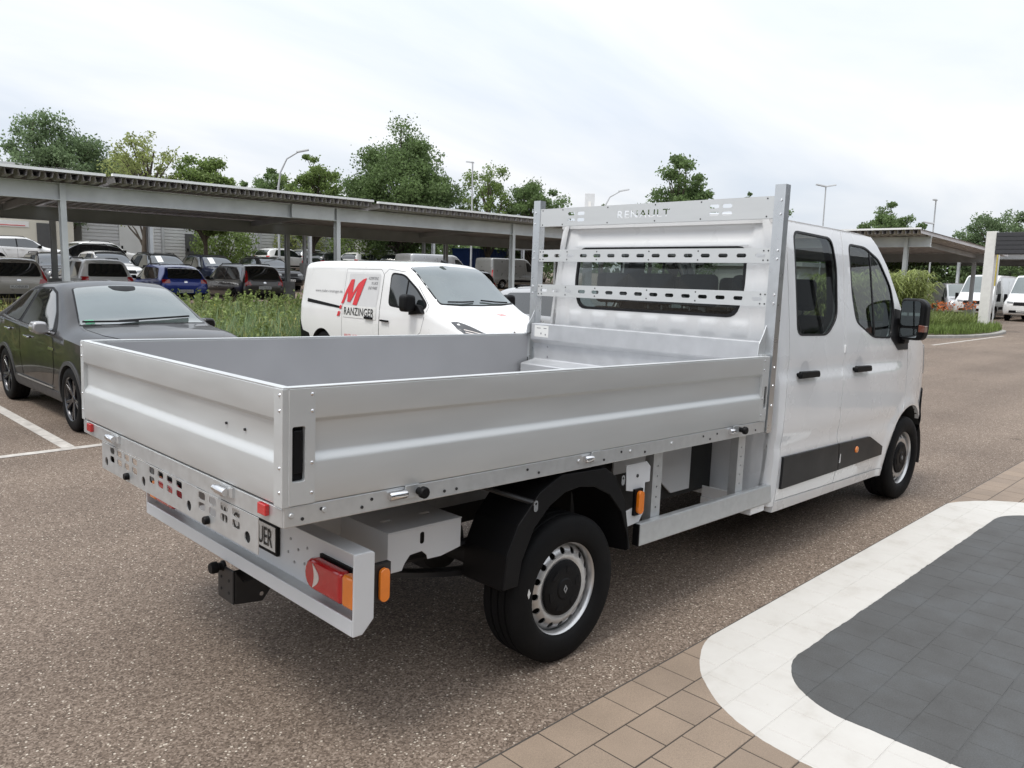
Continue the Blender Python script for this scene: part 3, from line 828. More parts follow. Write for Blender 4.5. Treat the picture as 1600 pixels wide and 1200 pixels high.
# ---- headboard rack
hbd = TB(G(), 'headboard', GALV) if False else None
PXF, PXB = 1.742, 1.80
posts = []
for sgn in (-1, 1):
    ya, yb = sgn * 0.945, sgn * 1.012
    g = G().bx(PXF, PXF + 0.005, ya, yb, 0.905, 2.372).bx(PXF + 0.005, PXB, sgn * 1.007, yb, 0.905, 2.372).bx(PXF + 0.005, PXB, ya, sgn * 0.95, 0.905, 2.372)
    po = TB(g, 'rack_post', POSTM)
    TB(G().bx(PXF + 0.004, PXB - 0.001, sgn * 0.951, sgn * 1.006, 2.366, 2.371), 'post_cap', GALV, po)
    g = G()
    for z in (2.28, 2.20, 1.99, 1.94, 1.73, 1.68, 1.20, 1.12):
        for y in (0.962, ):
            g.lathe([(0.0001, PXF - 0.006), (0.006, PXF - 0.006), (0.008, PXF - 0.003), (0.008, PXF)], 8, (0, sgn * (y + 0.028), z), 0)
    TB(g, 'bolt', CHROME, po, smooth=50)
    if sgn < 0:
        g = G()
        for x, z in ((1.775, 1.19), (1.775, 1.07), (1.775, 1.30)):
            g.lathe([(0.0001, -1.018), (0.006, -1.018), (0.008, -1.015), (0.008, -1.011)], 8, (x, 0, z))
        TB(g, 'bolt', CHROME, po, smooth=50)
    TB(G().prism([(1.66, 1.372), (PXF, 1.372), (PXF, 1.55), (1.715, 1.50), (1.67, 1.44)], 1, sgn * 0.955, sgn * 0.96).bx(1.665, PXF, sgn * 0.955, sgn * 0.985, 1.372, 1.377), 'gusset', GALV, po)
    posts.append(po)
# top panel with cut-out lettering and slots
def slot(yc, zc, w, h): return rrect(yc, zc, w, h, h * 0.49, 5)
tv, tf = text_fit('RENAULT', 0.43, 0.052, bold=0.012, space=1.12)
lets = [[(0.215 - p[0], 2.214 + p[1]) for p in l] for l in loops_of(tv, tf)]
holes = lets + [slot(s_ * y, z, 0.068, 0.024) for s_ in (-1, 1) for y in (0.545, 0.635) for z in (2.264, 2.218)]
top = TB(G().plate([(-0.945, 2.178), (0.945, 2.178), (0.945, 2.308), (-0.945, 2.308)], holes, 0, PXF + 0.006, PXF + 0.009), 'top_panel', ALU)
TB(G().bx(PXF + 0.0095, PXF + 0.04, -0.944, 0.944, 2.178, 2.182).bx(PXF + 0.0095, PXF + 0.04, -0.944, 0.944, 2.304, 2.308), 'panel_flange', ALU, top)
g = G()
for y in (-0.9, -0.45, -0.1, 0.3, 0.72, 0.92):
    for z in (2.295, 2.19):
        g.lathe([(0.0001, PXF + 0.0045), (0.005, PXF + 0.0045), (0.005, PXF + 0.007)], 8, (0, y, z), 0)
TB(g, 'bolt_hole', BLACKM, top)
for z0, z1 in ((1.918, 2.006), (1.660, 1.748)):
    zc = (z0 + z1) / 2
    holes = [slot(0.88 - 0.1257 * k, zc, 0.066, 0.024) for k in range(15)]
    ra = TB(G().plate([(-0.945, z0), (0.945, z0), (0.945, z1), (-0.945, z1)], holes, 0, PXF + 0.006, PXF + 0.009), 'rack_rail', ALU)
    TB(G().bx(PXF + 0.0095, PXF + 0.035, -0.944, 0.944, z0, z0 + 0.003).bx(PXF + 0.0095, PXF + 0.035, -0.944, 0.944, z1 - 0.003, z1), 'rail_flange', ALU, ra)
    g = G()
    for y in (-0.93, -0.90, -0.45, -0.07, 0.38, 0.66, 0.90, 0.93):
        for dz in (0.028, -0.028):
            g.lathe([(0.0001, PXF + 0.0045), (0.005, PXF + 0.0045), (0.005, PXF + 0.007)], 8, (0, y, zc + dz), 0)
    TB(g, 'bolt_hole', BLACKM, ra)
# lower headboard sheet, folded
fold = [(1.60, 1.0), (1.60, 1.145), (1.607, 1.152), (1.735, 1.178), (1.74, 1.186), (1.74, 1.300), (1.705, 1.325), (1.70, 1.335), (1.70, 1.447), (1.706, 1.452), (1.78, 1.452), (1.78, 1.0)]
hs = TB(xprism(fold, -0.944, 0.944), 'headboard_sheet', mat('headboard_sheet', (0.56, 0.57, 0.585), 0.40, metal=0.55, var=0.05, scale=12, bump=0.01, bscale=80))
for y in (0.80, -0.80):
    g = G()
    for z in (1.205, 1.28):
        g.lathe([(0.0001, 1.736), (0.007, 1.736), (0.007, 1.741)], 8, (0, y, z), 0)
    TB(g, 'bolt', CHROME, hs)
st = TB(G().bx(1.6985, 1.6999, 0.765, 0.908, 1.352, 1.438), 'sticker', PLATEW, hs)
TB(G().bx(1.698, 1.6984, 0.785, 0.815, 1.416, 1.421).bx(1.698, 1.6984, 0.845, 0.885, 1.416, 1.421).bx(1.698, 1.6984, 0.79, 0.80, 1.366, 1.378).bx(1.698, 1.6984, 0.835, 0.845, 1.372, 1.385), 'sticker_print', GREYINK, st)

# ---- wheels
def tyre_prof(r=0.345, w=0.225, rb=0.228):
    h = w / 2
    p = [(rb - 0.012, -h * 0.78), (rb, -h * 0.90), (rb + 0.012, -h * 0.97), (rb + 0.045, -h * 1.0), (r - 0.045, -h * 0.985), (r - 0.02, -h * 0.93), (r - 0.006, -h * 0.83)]
    nb = 4; wb_ = h * 1.55 / nb
    for k in range(nb):
        a = -h * 0.775 + k * wb_
        p += [(r - 0.001, a + 0.004), (r, a + wb_ * 0.5), (r - 0.001, a + wb_ - 0.010)]
        if k < nb - 1: p += [(r - 0.009, a + wb_ - 0.007), (r - 0.009, a + wb_ + 0.001)]
    p += [(r - 0.006, h * 0.83), (r - 0.02, h * 0.93), (r - 0.045, h * 0.985), (rb + 0.045, h), (rb, h * 0.9), (rb - 0.012, h * 0.78)]
    return p
def steel_wheel(parent, loc, rz):
    """outer face towards local -y"""
    W = empty('wheel_hub_pivot', (0, 0, 0))
    bpy.data.objects.remove(W)
    c, s_ = math.cos(rz), math.sin(rz)
    def X(p): return (loc[0] + c * p[0] - s_ * p[1], loc[1] + s_ * p[0] + c * p[1], loc[2] + p[2])
    w = mkobj('wheel', *(lambda g: (g.v, g.f))(G().lathe(tyre_prof(), 56)), RUBBER, parent, smooth=35, xf=X)
    y0_ = -0.098
    g = G().lathe([(0.216, 0.06), (0.214, y0_ + 0.06), (0.206, y0_ + 0.045), (0.206, y0_ + 0.03), (0.213, y0_ + 0.014), (0.222, y0_ + 0.008), (0.230, y0_), (0.233, y0_ + 0.006), (0.228, y0_ + 0.014)], 56)
    g.build('rim', RIM, w, smooth=35, xf=X)
    def h(r_):
        return y0_ + float(np.interp(r_, [0.0, 0.12, 0.145, 0.160, 0.182, 0.198, 0.207], [0.03, 0.032, 0.022, 0.020, 0.030, 0.048, 0.058]))
    hol = [circ(0.1765 * math.cos(2 * PI * k / 16), 0.1765 * math.sin(2 * PI * k / 16), 0.0155, 10) for k in range(16)]
    V, T, B = cdt(circ(0, 0, 0.207, 64), hol + [circ(0, 0, 0.10, 32)], 0.016)
    nn = len(V)
    v3 = [(p[0], h(math.hypot(*p)), p[1]) for p in V] + [(p[0], h(math.hypot(*p)) + 0.006, p[1]) for p in V]
    mkobj('rim_disc', v3, [t_ for t_ in T] + [(i, j, j + nn, i + nn) for i, j in B], RIM, w, smooth=40, xf=X)
    G().lathe([(0.0001, 0.0), (0.20, 0.0), (0.205, 0.03)], 32).build('brake_drum', DARKU, w, xf=X)
    cp = G().lathe([(0.0001, y0_ + 0.004), (0.045, y0_ + 0.003), (0.051, y0_ + 0.008), (0.086, y0_ + 0.006), (0.116, y0_ + 0.010), (0.127, y0_ + 0.015), (0.131, y0_ + 0.026)], 40).build('hub_cap', BLACKP, w, smooth=25, xf=X)
    g = G()
    for k in range(6):
        a = 2 * PI * k / 6 + 0.2
        cs, sn = math.cos(a), math.sin(a)
        q = []
        for (u, t_) in ((0.074, -0.017), (0.104, -0.024), (0.104, 0.024), (0.074, 0.017)):
            q.append((u * cs - t_ * sn, u * sn + t_ * cs))
        g.prism(q, 1, y0_ + 0.0085, y0_ + 0.0045)
    g.build('cap_boss', BLACKP, cp, bevel=0.002, xf=X)
    dm = [(0, 0.020), (0.013, 0), (0, -0.020), (-0.013, 0)]; dm2 = [(0, 0.012), (0.007, 0), (0, -0.012), (-0.007, 0)]
    G().plate(dm, [dm2], 1, y0_ + 0.0005, y0_ + 0.003).build('cap_emblem', GALV_D, cp, xf=X)
    G().prism([(0.12 * 0 - 0.262, 0.03), (-0.252, 0.055), (-0.262, 0.075), (-0.27, 0.05)], 1, -0.1145, -0.110).build('tyre_sticker', PLATEW, w, xf=X) if loc[0] < 1 and loc[1] < 0 else None
    return w
for x in (0.0, 4.218):
    steel_wheel(truck, (x, -0.872, 0.345), 0.0)
    steel_wheel(truck, (x, 0.872, 0.345), PI)

# ---- double cab
def sstep(a, b, x):
    t = min(1, max(0, (x - a) / (b - a))); return t * t * (3 - 2 * t)
def pchip(xk, yk):
    xk = np.array(xk, float); yk = np.array(yk, float)
    h = np.diff(xk); d = np.diff(yk) / h
    m = np.zeros(len(xk)); m[0] = d[0]; m[-1] = d[-1]
    for i in range(1, len(xk) - 1):
        if d[i - 1] * d[i] > 0:
            w1 = 2 * h[i] + h[i - 1]; w2 = h[i] + 2 * h[i - 1]
            m[i] = (w1 + w2) / (w1 / d[i - 1] + w2 / d[i])
    def f(x):
        x = min(max(x, xk[0]), xk[-1])
        i = min(len(h) - 1, max(0, int(np.searchsorted(xk, x)) - 1))
        t = (x - xk[i]) / h[i]
        return float((2 * t**3 - 3 * t**2 + 1) * yk[i] + (t**3 - 2 * t**2 + t) * h[i] * m[i] + (-2 * t**3 + 3 * t**2) * yk[i + 1] + (t**3 - t**2) * h[i] * m[i + 1])
    return f
cw = pchip([.3, .40, .55, .9, 1.2, 1.45, 1.8, 2.1, 2.2, 2.25], [.94, .962, .980, 1.0, .993, .975, .935, .893, .868, .84])
ct = pchip([1.9, 3.7, 4.2, 4.5, 4.7, 4.85], [1, 1, .992, .962, .915, .85])
CX0 = 1.905
def chw(x, z):
    w = cw(z) * ct(x)
    if x < CX0 + 0.06:
        t = (CX0 + 0.06 - x) / 0.06
        w -= 0.055 * (1 - math.sqrt(max(0, 1 - t * t)))
    # shoulder crease and the dished door skin below the windows
    fade = 1 - sstep(3.75, 4.15, x)
    w += 0.010 * fade * (sstep(1.245, 1.195, z)) - 0.006 * fade * math.exp(-((z - 1.27) / 0.04) ** 2)
    # flared arch lip
    d = math.hypot(x - 4.218, (z - 0.40))
    w += 0.016 * math.exp(-((d - 0.505) / 0.035) ** 2) * (1 if x > 3.5 else 0)
    # door skin bulges a little under the crease
    w -= 0.010 * math.exp(-((z - 0.80) / 0.05) ** 2) * fade
    return w
DOOR_R = [(1.985, .44), (2.852, .43), (2.85, .60), (2.80, .76), (2.797, 1.03), (2.845, 1.38), (2.85, 2.188), (2.03, 2.188), (2.022, 1.30), (1.978, 1.14), (1.965, .86)]
DOOR_F = [(2.860, .43), (3.76, .425), (3.80, .56), (3.87, .70), (3.97, .82), (4.06, .95), (4.075, 1.22), (4.07, 1.335), (4.0, 1.50), (3.935, 1.66), (3.66, 1.985), (3.49, 2.13), (3.40, 2.186), (2.858, 2.186), (2.853, 1.38), (2.805, 1.03), (2.808, .76), (2.858, .60)]
WIN_R = rounded([(2.125, 2.14), (2.69, 2.132), (2.745, 1.93), (2.728, 1.60), (2.57, 1.482), (2.125, 1.486)], 0.07)
WIN_F = rounded([(2.955, 2.112), (3.25, 2.108), (3.50, 2.03), (3.72, 1.83), (3.775, 1.68), (3.70, 1.445), (3.35, 1.455), (3.04, 1.57), (2.985, 1.74)], 0.06)
ARCH = [(4.218 + 0.475 * math.cos(a), 0.412 + 0.475 * math.sin(a)) for a in [PI - 0.03 - (PI * 0.80) * i / 16 for i in range(17)]]
FENDER = [(3.768, .405)] + [p for p in ARCH if p[0] < 4.58] + [(4.575, .80), (4.63, .99), (4.67, 1.10), (4.66, 1.26), (4.60, 1.36), (4.35, 1.445), (4.12, 1.50), (4.02, 1.545), (4.010, 1.50), (4.079, 1.338), (4.084, 1.22), (4.068, .945), (3.978, .815), (3.878, .695), (3.808, .555)]
PILLAR_B = [(CX0, .405), (1.977, .405), (1.957, .86), (1.970, 1.145), (2.013, 1.30), (2.021, 2.194), (2.021, 2.197), (CX0, 2.20)]
SILL = [(1.98, .362), (3.765, .362), (3.765, .421), (2.86, .425), (1.98, .436)]
CLAD_A = [(1.985, .728), (2.012, .515), (2.853, .525), (2.80, .722)]
CLAD_B = [(2.862, .526), (3.655, .542), (3.645, .61), (3.36, .716), (2.81, .722)]
CABTRIM = mat('cab_black_trim', (0.014, 0.014, 0.0155), 0.45, spec=0.3, var=0.1, scale=4)
for sgn in (-1, 1):
    def L0(off):
        return lambda p, d: (p[0], sgn * (chw(p[0], p[1]) + off - d), p[1])
    dr = TB(G().patch(DOOR_R, [WIN_R], L0(0), 0.045, 0.03), 'rear_door', WHITE, smooth=35)
    df = TB(G().patch(DOOR_F, [WIN_F], L0(0), 0.045, 0.03), 'front_door', WHITE, smooth=35)
    TB(G().patch(FENDER, [], L0(0), 0.04, 0.03), 'front_wing', WHITE, smooth=35)
    TB(G().patch(PILLAR_B, [], L0(0), 0.03, 0.03), 'rear_corner_panel', WHITE, smooth=35)
    TB(G().patch(SILL, [], L0(0.004), 0.05, 0.05), 'sill', WHITE, smooth=35)
    for dd, W_ in ((dr, WIN_R), (df, WIN_F)):
        cxm = sum(p[0] for p in W_) / len(W_); czm = sum(p[1] for p in W_) / len(W_)
        inn = [(cxm + (p[0] - cxm) * 0.972, czm + (p[1] - czm) * 0.972) for p in W_]
        outp = [(cxm + (p[0] - cxm) * 1.012, czm + (p[1] - czm) * 1.012) for p in W_]
        TB(G().patch(outp, [inn], L0(0.0015), 0.05, 0.012), 'window_seal', CABTRIM, dd, smooth=40)
        TB(G().patch(inn, [], L0(-0.006), 0.06), 'window_pane', GLASS, dd, smooth=60)
    TB(G().patch([(3.326, 2.07), (3.344, 2.07), (3.390, 1.46), (3.372, 1.46)], [], L0(-0.002), 0.05, 0.01), 'window_divider', CABTRIM, df)
    # cladding
    for P_, par in ((CLAD_A, dr), (CLAD_B, df)):
        cl = TB(G().patch(P_, [], L0(0.016), 0.05, 0.024), 'door_cladding', CABTRIM, par, smooth=35)
        if P_ is CLAD_B:
            TB(G().lathe([(0.0001, sgn * (chw(3.13, .65) + 0.026)), (0.022, sgn * (chw(3.13, .65) + 0.024)), (0.026, sgn * (chw(3.13, .65) + 0.012))], 18, (3.13, 0, 0.645)), 'side_indicator', ORANGE, cl, smooth=40)
            TB(G().bx(2.853, 2.861, sgn * (chw(2.86, .65) - 0.01), sgn * (chw(2.86, .65) + 0.017), 0.58, 0.645), 'door_edge_guard', WHITE, cl)
    # handles
    for x0_, x1_, par in ((2.11, 2.375, dr), (2.975, 3.235, df)):
        xm = (x0_ + x1_) / 2
        hy_ = chw(xm, 1.24)
        TB(G().patch(circ(xm, 1.262, 0.062, 20), [], L0(0.0012), 0.03), 'handle_recess', mat('handle_recess_white', (0.66, 0.67, 0.68), 0.35, coat=0.5, var=0.02), par, smooth=60)
        TB(G().prism([(x0_, 1.216), (x1_, 1.216), (x1_ + 0.004, 1.236), (x1_ - 0.01, 1.258), (x0_ + 0.008, 1.262), (x0_ - 0.003, 1.244)], 1, sgn * (hy_ + 0.018), sgn * (hy_ + 0.045)).bx(x0_ + 0.01, x0_ + 0.035, sgn * hy_, sgn * (hy_ + 0.02), 1.225, 1.25).bx(x1_ - 0.035, x1_ - 0.01, sgn * hy_, sgn * (hy_ + 0.02), 1.225, 1.25), 'door_handle', BLACKP, par, bevel=0.006)
    TB(G().bx(2.843, 2.858, sgn * (chw(2.85, 1.385) - 0.01), sgn * (chw(2.85, 1.385) + 0.008), 1.355, 1.41), 'door_hinge', WHITE, df, bevel=0.003)
    # mirror
    sail = TB(G().patch([(3.69, 1.447), (3.78, 1.67), (3.90, 1.66), (4.02, 1.50), (4.065, 1.43), (4.065, 1.35), (3.85, 1.35)], [], L0(0.005), 0.05, 0.02), 'mirror_base', CABTRIM, df, smooth=35)
    TB(G().bx(3.86, 3.97, sgn * 0.93, sgn * 1.02, 1.40, 1.46).bx(3.86, 3.97, sgn * 0.92, sgn * 1.02, 1.54, 1.60), 'mirror_arm', BLACKP, sail, bevel=0.01)
    hy0, hy1 = sgn * 0.985, sgn * 1.175
    mh = TB(G().prism(rounded([(hy0, 1.435), (hy1 - sgn * 0.02, 1.435), (hy1, 1.49), (hy1, 1.715), (hy1 - sgn * 0.05, 1.755), (hy0, 1.755)], 0.035), 0, 3.80, 3.925), 'mirror_housing', BLACKP, sail, bevel=0.03, seg=3)
    MIR = mat('mirror_glass', (0.34, 0.37, 0.38), 0.03, metal=1.0, var=0.02)
    TB(G().prism(rounded([(hy0 + sgn * 0.015, 1.545), (hy1 - sgn * 0.04, 1.545), (hy1 - sgn * 0.04, 1.735), (hy0 + sgn * 0.015, 1.735)], 0.03), 0, 3.796, 3.804), 'mirror_pane', MIR, mh)
    TB(G().prism(rounded([(hy0 + sgn * 0.015, 1.455), (hy1 - sgn * 0.05, 1.455), (hy1 - sgn * 0.05, 1.525), (hy0 + sgn * 0.015, 1.525)], 0.015), 0, 3.796, 3.804), 'mirror_pane', MIR, mh)
    TB(G().prism([(hy1 - sgn * 0.04, 1.50), (hy1 + sgn * 0.004, 1.50), (hy1 + sgn * 0.004, 1.55), (hy1 - sgn * 0.04, 1.555)], 0, 3.788, 3.86), 'mirror_indicator', mat('dark_amber_lens', (0.16, 0.05, 0.03), 0.15, coat=1), mh, bevel=0.004)
    # dark inner liners
    def L1(p, d): return (p[0], sgn * (chw(p[0], p[1]) - 0.075), p[1])
    TB(G().patch([(1.95, .40), (3.70, .40), (3.74, .70), (4.0, .95), (4.0, 1.48), (3.6, 1.98), (3.35, 2.17), (1.95, 2.17)], [[(cx_[0], cx_[1]) for cx_ in WIN_R], WIN_F], L1, 0.08), 'inner_lining', LINING, smooth=60)
    # wheel-arch liner
    arc = [(4.218 + 0.478 * math.cos(a), 0.41 + 0.478 * math.sin(a)) for a in [PI * 1.05 - PI * 1.1 * i / 18 for i in range(19)]]
    g = G(); k = len(arc)
    g.add([(p[0], sgn * 0.955, p[1]) for p in arc] + [(p[0], sgn * 0.52, p[1]) for p in arc], [(i, i + 1, k + i + 1, k + i) for i in range(k - 1)])
    g.add([(p[0], sgn * 0.52, p[1]) for p in arc], [tuple(range(k))])
    TB(g, 'arch_liner', DARKU)
    # headlamp
    TB(G().patch([(4.62, 1.37), (4.655, 1.27), (4.675, 1.12), (4.78, 1.10), (4.80, 1.20), (4.74, 1.30)], [], lambda p, d: (p[0], sgn * (chw(p[0], p[1]) + 0.004 - d), p[1]), 0.03, 0.03), 'headlight', mat('headlamp_lens', (0.35, 0.36, 0.37), 0.08, coat=1, metal=0.4), smooth=50)
TB(G().bx(1.73, 1.905, -0.955, -0.60, 0.385, 0.43).bx(1.74, 1.75, -0.95, -0.6, 0.38, 0.50), 'cab_step_panel', WHITE, bevel=0.004)
TB(G().bx(1.73, 1.905, 0.60, 0.955, 0.385, 0.43), 'cab_step_panel', WHITE, bevel=0.004)
# back wall with window
RW = rounded([(-0.69, 2.025), (0.69, 2.025), (0.70, 1.75), (0.655, 1.585), (-0.655, 1.585), (-0.70, 1.75)], 0.07)
bwl = [(-(cw(z) - 0.052), z) for z in np.linspace(0.40, 2.18, 30)]
bw_out = bwl + [(-bwl[-1][0] - 0.0, 2.18)] + [(-p[0], p[1]) for p in bwl[::-1]]
bw_out = bwl + [(-p[0], p[1]) for p in bwl[::-1]]
def back_x(y, z):
    x = CX0
    # pressed swages: recessed field above the window, blisters below it, a long rib at each side
    x += 0.014 * sstep(0.74, 0.69, abs(y)) * sstep(2.045, 2.085, z) * sstep(2.175, 2.135, z)
    x += -0.006 * sstep(0.745, 0.785, abs(y)) * sstep(0.875, 0.835, abs(y))
    u = ((y + 0.805) % 0.23) / 0.23
    if abs(y) < 0.74:
        x += -0.007 * sstep(0.16, 0.34, u) * sstep(0.84, 0.66, u) * sstep(1.445, 1.485, z) * sstep(1.570, 1.530, z)
    return x + 0.03 * sstep(1.7, 2.2, z)
bw = TB(G().patch(bw_out, [RW], lambda p, d: (back_x(p[0], p[1]) + d, p[0], p[1]), 0.0135, 0.03), 'cab_back_wall', WHITE, smooth=50)
TB(G().bx(CX0 - 0.012, CX0 + 0.004, -0.71, 0.71, 2.030, 2.037), 'drip_rail', WHITE, bw)
inn = [(p[0] * 0.982, 1.805 + (p[1] - 1.805) * 0.945) for p in RW]
outp = [(p[0] * 1.01, 1.805 + (p[1] - 1.805) * 1.03) for p in RW]
TB(G().patch(outp, [inn], lambda p, d: (back_x(0.5, p[1]) - 0.003 + d, p[0], p[1]), 0.06, 0.014), 'window_seal', CABTRIM, bw)
TB(G().patch(inn, [], lambda p, d: (back_x(0.5, p[1]) + 0.004, p[0], p[1]), 0.2), 'rear_window', GLASS, bw)
# roof
rg = G(); NX, NY = 26, 25
def roof_z(x, v):
    w4 = abs(v) ** 3.2
    e0 = 2.202
    t = 2.262 + 0.012 * math.sin((x - 1.9) * 2.0) - 0.055 * sstep(3.0, 3.45, x) - 0.02 * sstep(2.05, CX0, x)
    return t + (e0 - 0.012 * sstep(3.1, 3.45, x) - t) * w4
vv = []
for i in range(NX):
    for j in range(NY):
        v_ = -1 + 2 * j / (NY - 1)
        v_ = math.copysign(1 - (1 - abs(v_)) ** 1.5, v_)
        x = CX0 + 0.004 + (3.41 + 0.13 * (1 - v_ * v_) - CX0) * i / (NX - 1)
        vv.append((x, v_ * 0.866, roof_z(x, v_)))
rg.add(vv, [(i * NY + j, i * NY + j + 1, (i + 1) * NY + j + 1, (i + 1) * NY + j) for i in range(NX - 1) for j in range(NY - 1)])
b0 = len(rg.v)
rg.add([vv[j] for j in range(NY)] + [(vv[j][0] + 0.004, vv[j][1], 2.17) for j in range(NY)], [(j, NY + j, NY + j + 1, j + 1) for j in range(NY - 1)])
for j in (0, NY - 1):
    e_ = [vv[i * NY + j] for i in range(NX)]
    rg.add(e_ + [(p[0], p[1] * 0.99, p[2] - 0.02) for p in e_], [(i, i + 1, NX + i + 1, NX + i) for i in range(NX - 1)])
TB(rg, 'cab_roof', WHITE, smooth=60)
# windscreen, pillars, bonnet, nose
side_line = [(3.405, 2.19), (3.50, 2.13), (3.66, 1.99), (3.80, 1.835), (3.94, 1.665), (4.03, 1.54)]
def ws_pt(t, v_):
    k = t * (len(side_line) - 1); i = min(len(side_line) - 2, int(k)); a = k - i
    x = side_line[i][0] * (1 - a) + side_line[i + 1][0] * a; z = side_line[i][1] * (1 - a) + side_line[i + 1][1] * a
    w = chw(x, z) - 0.004
    return (x + (0.15 + 0.12 * t) * (1 - abs(v_) ** 2.4), v_ * w, z - 0.0 + 0.01 * (1 - v_ * v_))
def wsgrid(t0, t1, v0, v1, nt_, nv_, dz=0.0):
    g = G(); pts = []
    for i in range(nt_ + 1):
        for j in range(nv_ + 1):
            p = ws_pt(t0 + (t1 - t0) * i / nt_, v0 + (v1 - v0) * j / nv_); pts.append((p[0], p[1], p[2] + dz))
    return g.add(pts, [(i * (nv_ + 1) + j, i * (nv_ + 1) + j + 1, (i + 1) * (nv_ + 1) + j + 1, (i + 1) * (nv_ + 1) + j) for i in range(nt_) for j in range(nv_)])
TB(wsgrid(0.0, 1.0, -0.93, 0.93, 14, 20), 'windscreen', GLASS, smooth=60)
for s_ in (-1, 1):
    TB(wsgrid(0.0, 1.0, s_ * 0.93, s_ * 1.0, 14, 3, 0.002), 'windscreen_pillar', WHITE, smooth=60)
g = G(); pts = []
for i in range(13):
    t = i / 12
    for j in range(21):
        v_ = -1 + 2 * j / 20
        xs_ = 4.02 + (4.62 - 4.02) * t; zs_ = float(np.interp(xs_, [4.02, 4.12, 4.35, 4.60, 4.66], [1.545, 1.50, 1.445, 1.36, 1.26]))
        bulge = 1 - abs(v_) ** 2.4
        pts.append((xs_ + (0.27 + 0.03 * t) * bulge, v_ * (chw(xs_, zs_) - 0.004), zs_ + 0.02 * bulge * (1 - t) - 0.07 * bulge * t))
g.add(pts, [(i * 21 + j, i * 21 + j + 1, (i + 1) * 21 + j + 1, (i + 1) * 21 + j) for i in range(12) for j in range(20)])
TB(g, 'bonnet', WHITE, smooth=60)
def nose(z0, z1, x0, x1, nz, name, m, inset=0.0):
    g = G(); pts = []
    for i in range(nz + 1):
        z = z0 + (z1 - z0) * i / nz
        xa = x0 + (x1 - x0) * i / nz
        for j in range(25):
            v_ = -1 + 2 * j / 24
            b_ = 1 - abs(v_) ** 3.0
            pts.append((xa + 0.29 * b_ - inset - 0.06 * ((z - 0.75) / 0.6) ** 2 * b_, v_ * (chw(xa, z) - 0.003 + (0.012 if 'bumper' in name else 0)), z))
    g.add(pts, [(i * 25 + j, i * 25 + j + 1, (i + 1) * 25 + j + 1, (i + 1) * 25 + j) for i in range(nz) for j in range(24)])
    return TB(g, name, m, smooth=60)
nose(1.0, 1.345, 4.63, 4.62, 8, 'grille_panel', WHITE)
nb_ = nose(0.40, 1.0, 4.60, 4.63, 10, 'front_bumper', BLACKP)
for sgn in (-1, 1):
    TB(G().patch([(4.50, .42), (4.61, .40), (4.64, .6), (4.64, .99), (4.60, .97), (4.565, .80), (4.62, .66), (4.60, .5)], [], lambda p, d: (p[0], sgn * (chw(p[0], p[1]) + 0.012 - d), p[1]), 0.05, 0.03), 'bumper_corner', BLACKP, nb_, smooth=40)
# floor and interior
TB(G().bx(1.93, 3.95, -0.88, 0.88, 0.44, 0.50), 'cab_floor', LINING)
TB(G().bx(3.62, 4.05, -0.86, 0.86, 0.9, 1.42), 'dashboard', LINING, bevel=0.05)
TB(G().lathe([(0.17, -0.012), (0.185, 0.0), (0.17, 0.012), (0.158, 0.0), (0.17, -0.012)], 24, (0, 0, 0), 0), 'steering_wheel', BLACKP, smooth=60)
sw = [o for o in truck.children if o.name.startswith('steering_wheel')][0]
sw.location = (3.50, 0.42, 1.36); sw.rotation_euler = (0, R(-30), 0)
def seat(x, y, w=0.46):
    s_ = TB(G().bx(x - 0.02, x + 0.46, y - w / 2, y + w / 2, 0.86, 1.0), 'seat', SEATM, bevel=0.05, seg=3)
    TB(G().prism([(x - 0.02, 0.95), (x + 0.12, 0.95), (x - 0.06, 1.60), (x - 0.17, 1.60)], 1, y - w / 2, y + w / 2), 'seat_back', SEATM, s_, bevel=0.05, seg=3)
    TB(G().prism([(x - 0.17, 1.63), (x - 0.07, 1.63), (x - 0.085, 1.86), (x - 0.16, 1.86)], 1, y - 0.15, y + 0.15), 'headrest', SEATM, s_, bevel=0.045, seg=3)
    TB(G().tube([(x - 0.12, y - 0.06, 1.58), (x - 0.12, y - 0.06, 1.66)], 0.008, 6).tube([(x - 0.12, y + 0.06, 1.58), (x - 0.12, y + 0.06, 1.66)], 0.008, 6), 'headrest_pole', GALV_D, s_)
for y in (-0.58, -0.16, 0.16 + 0.04, 0.60): seat(2.36, y, 0.41)
for y in (-0.52, 0.52): seat(3.12, y, 0.5)
seat(3.12, -0.03, 0.44)
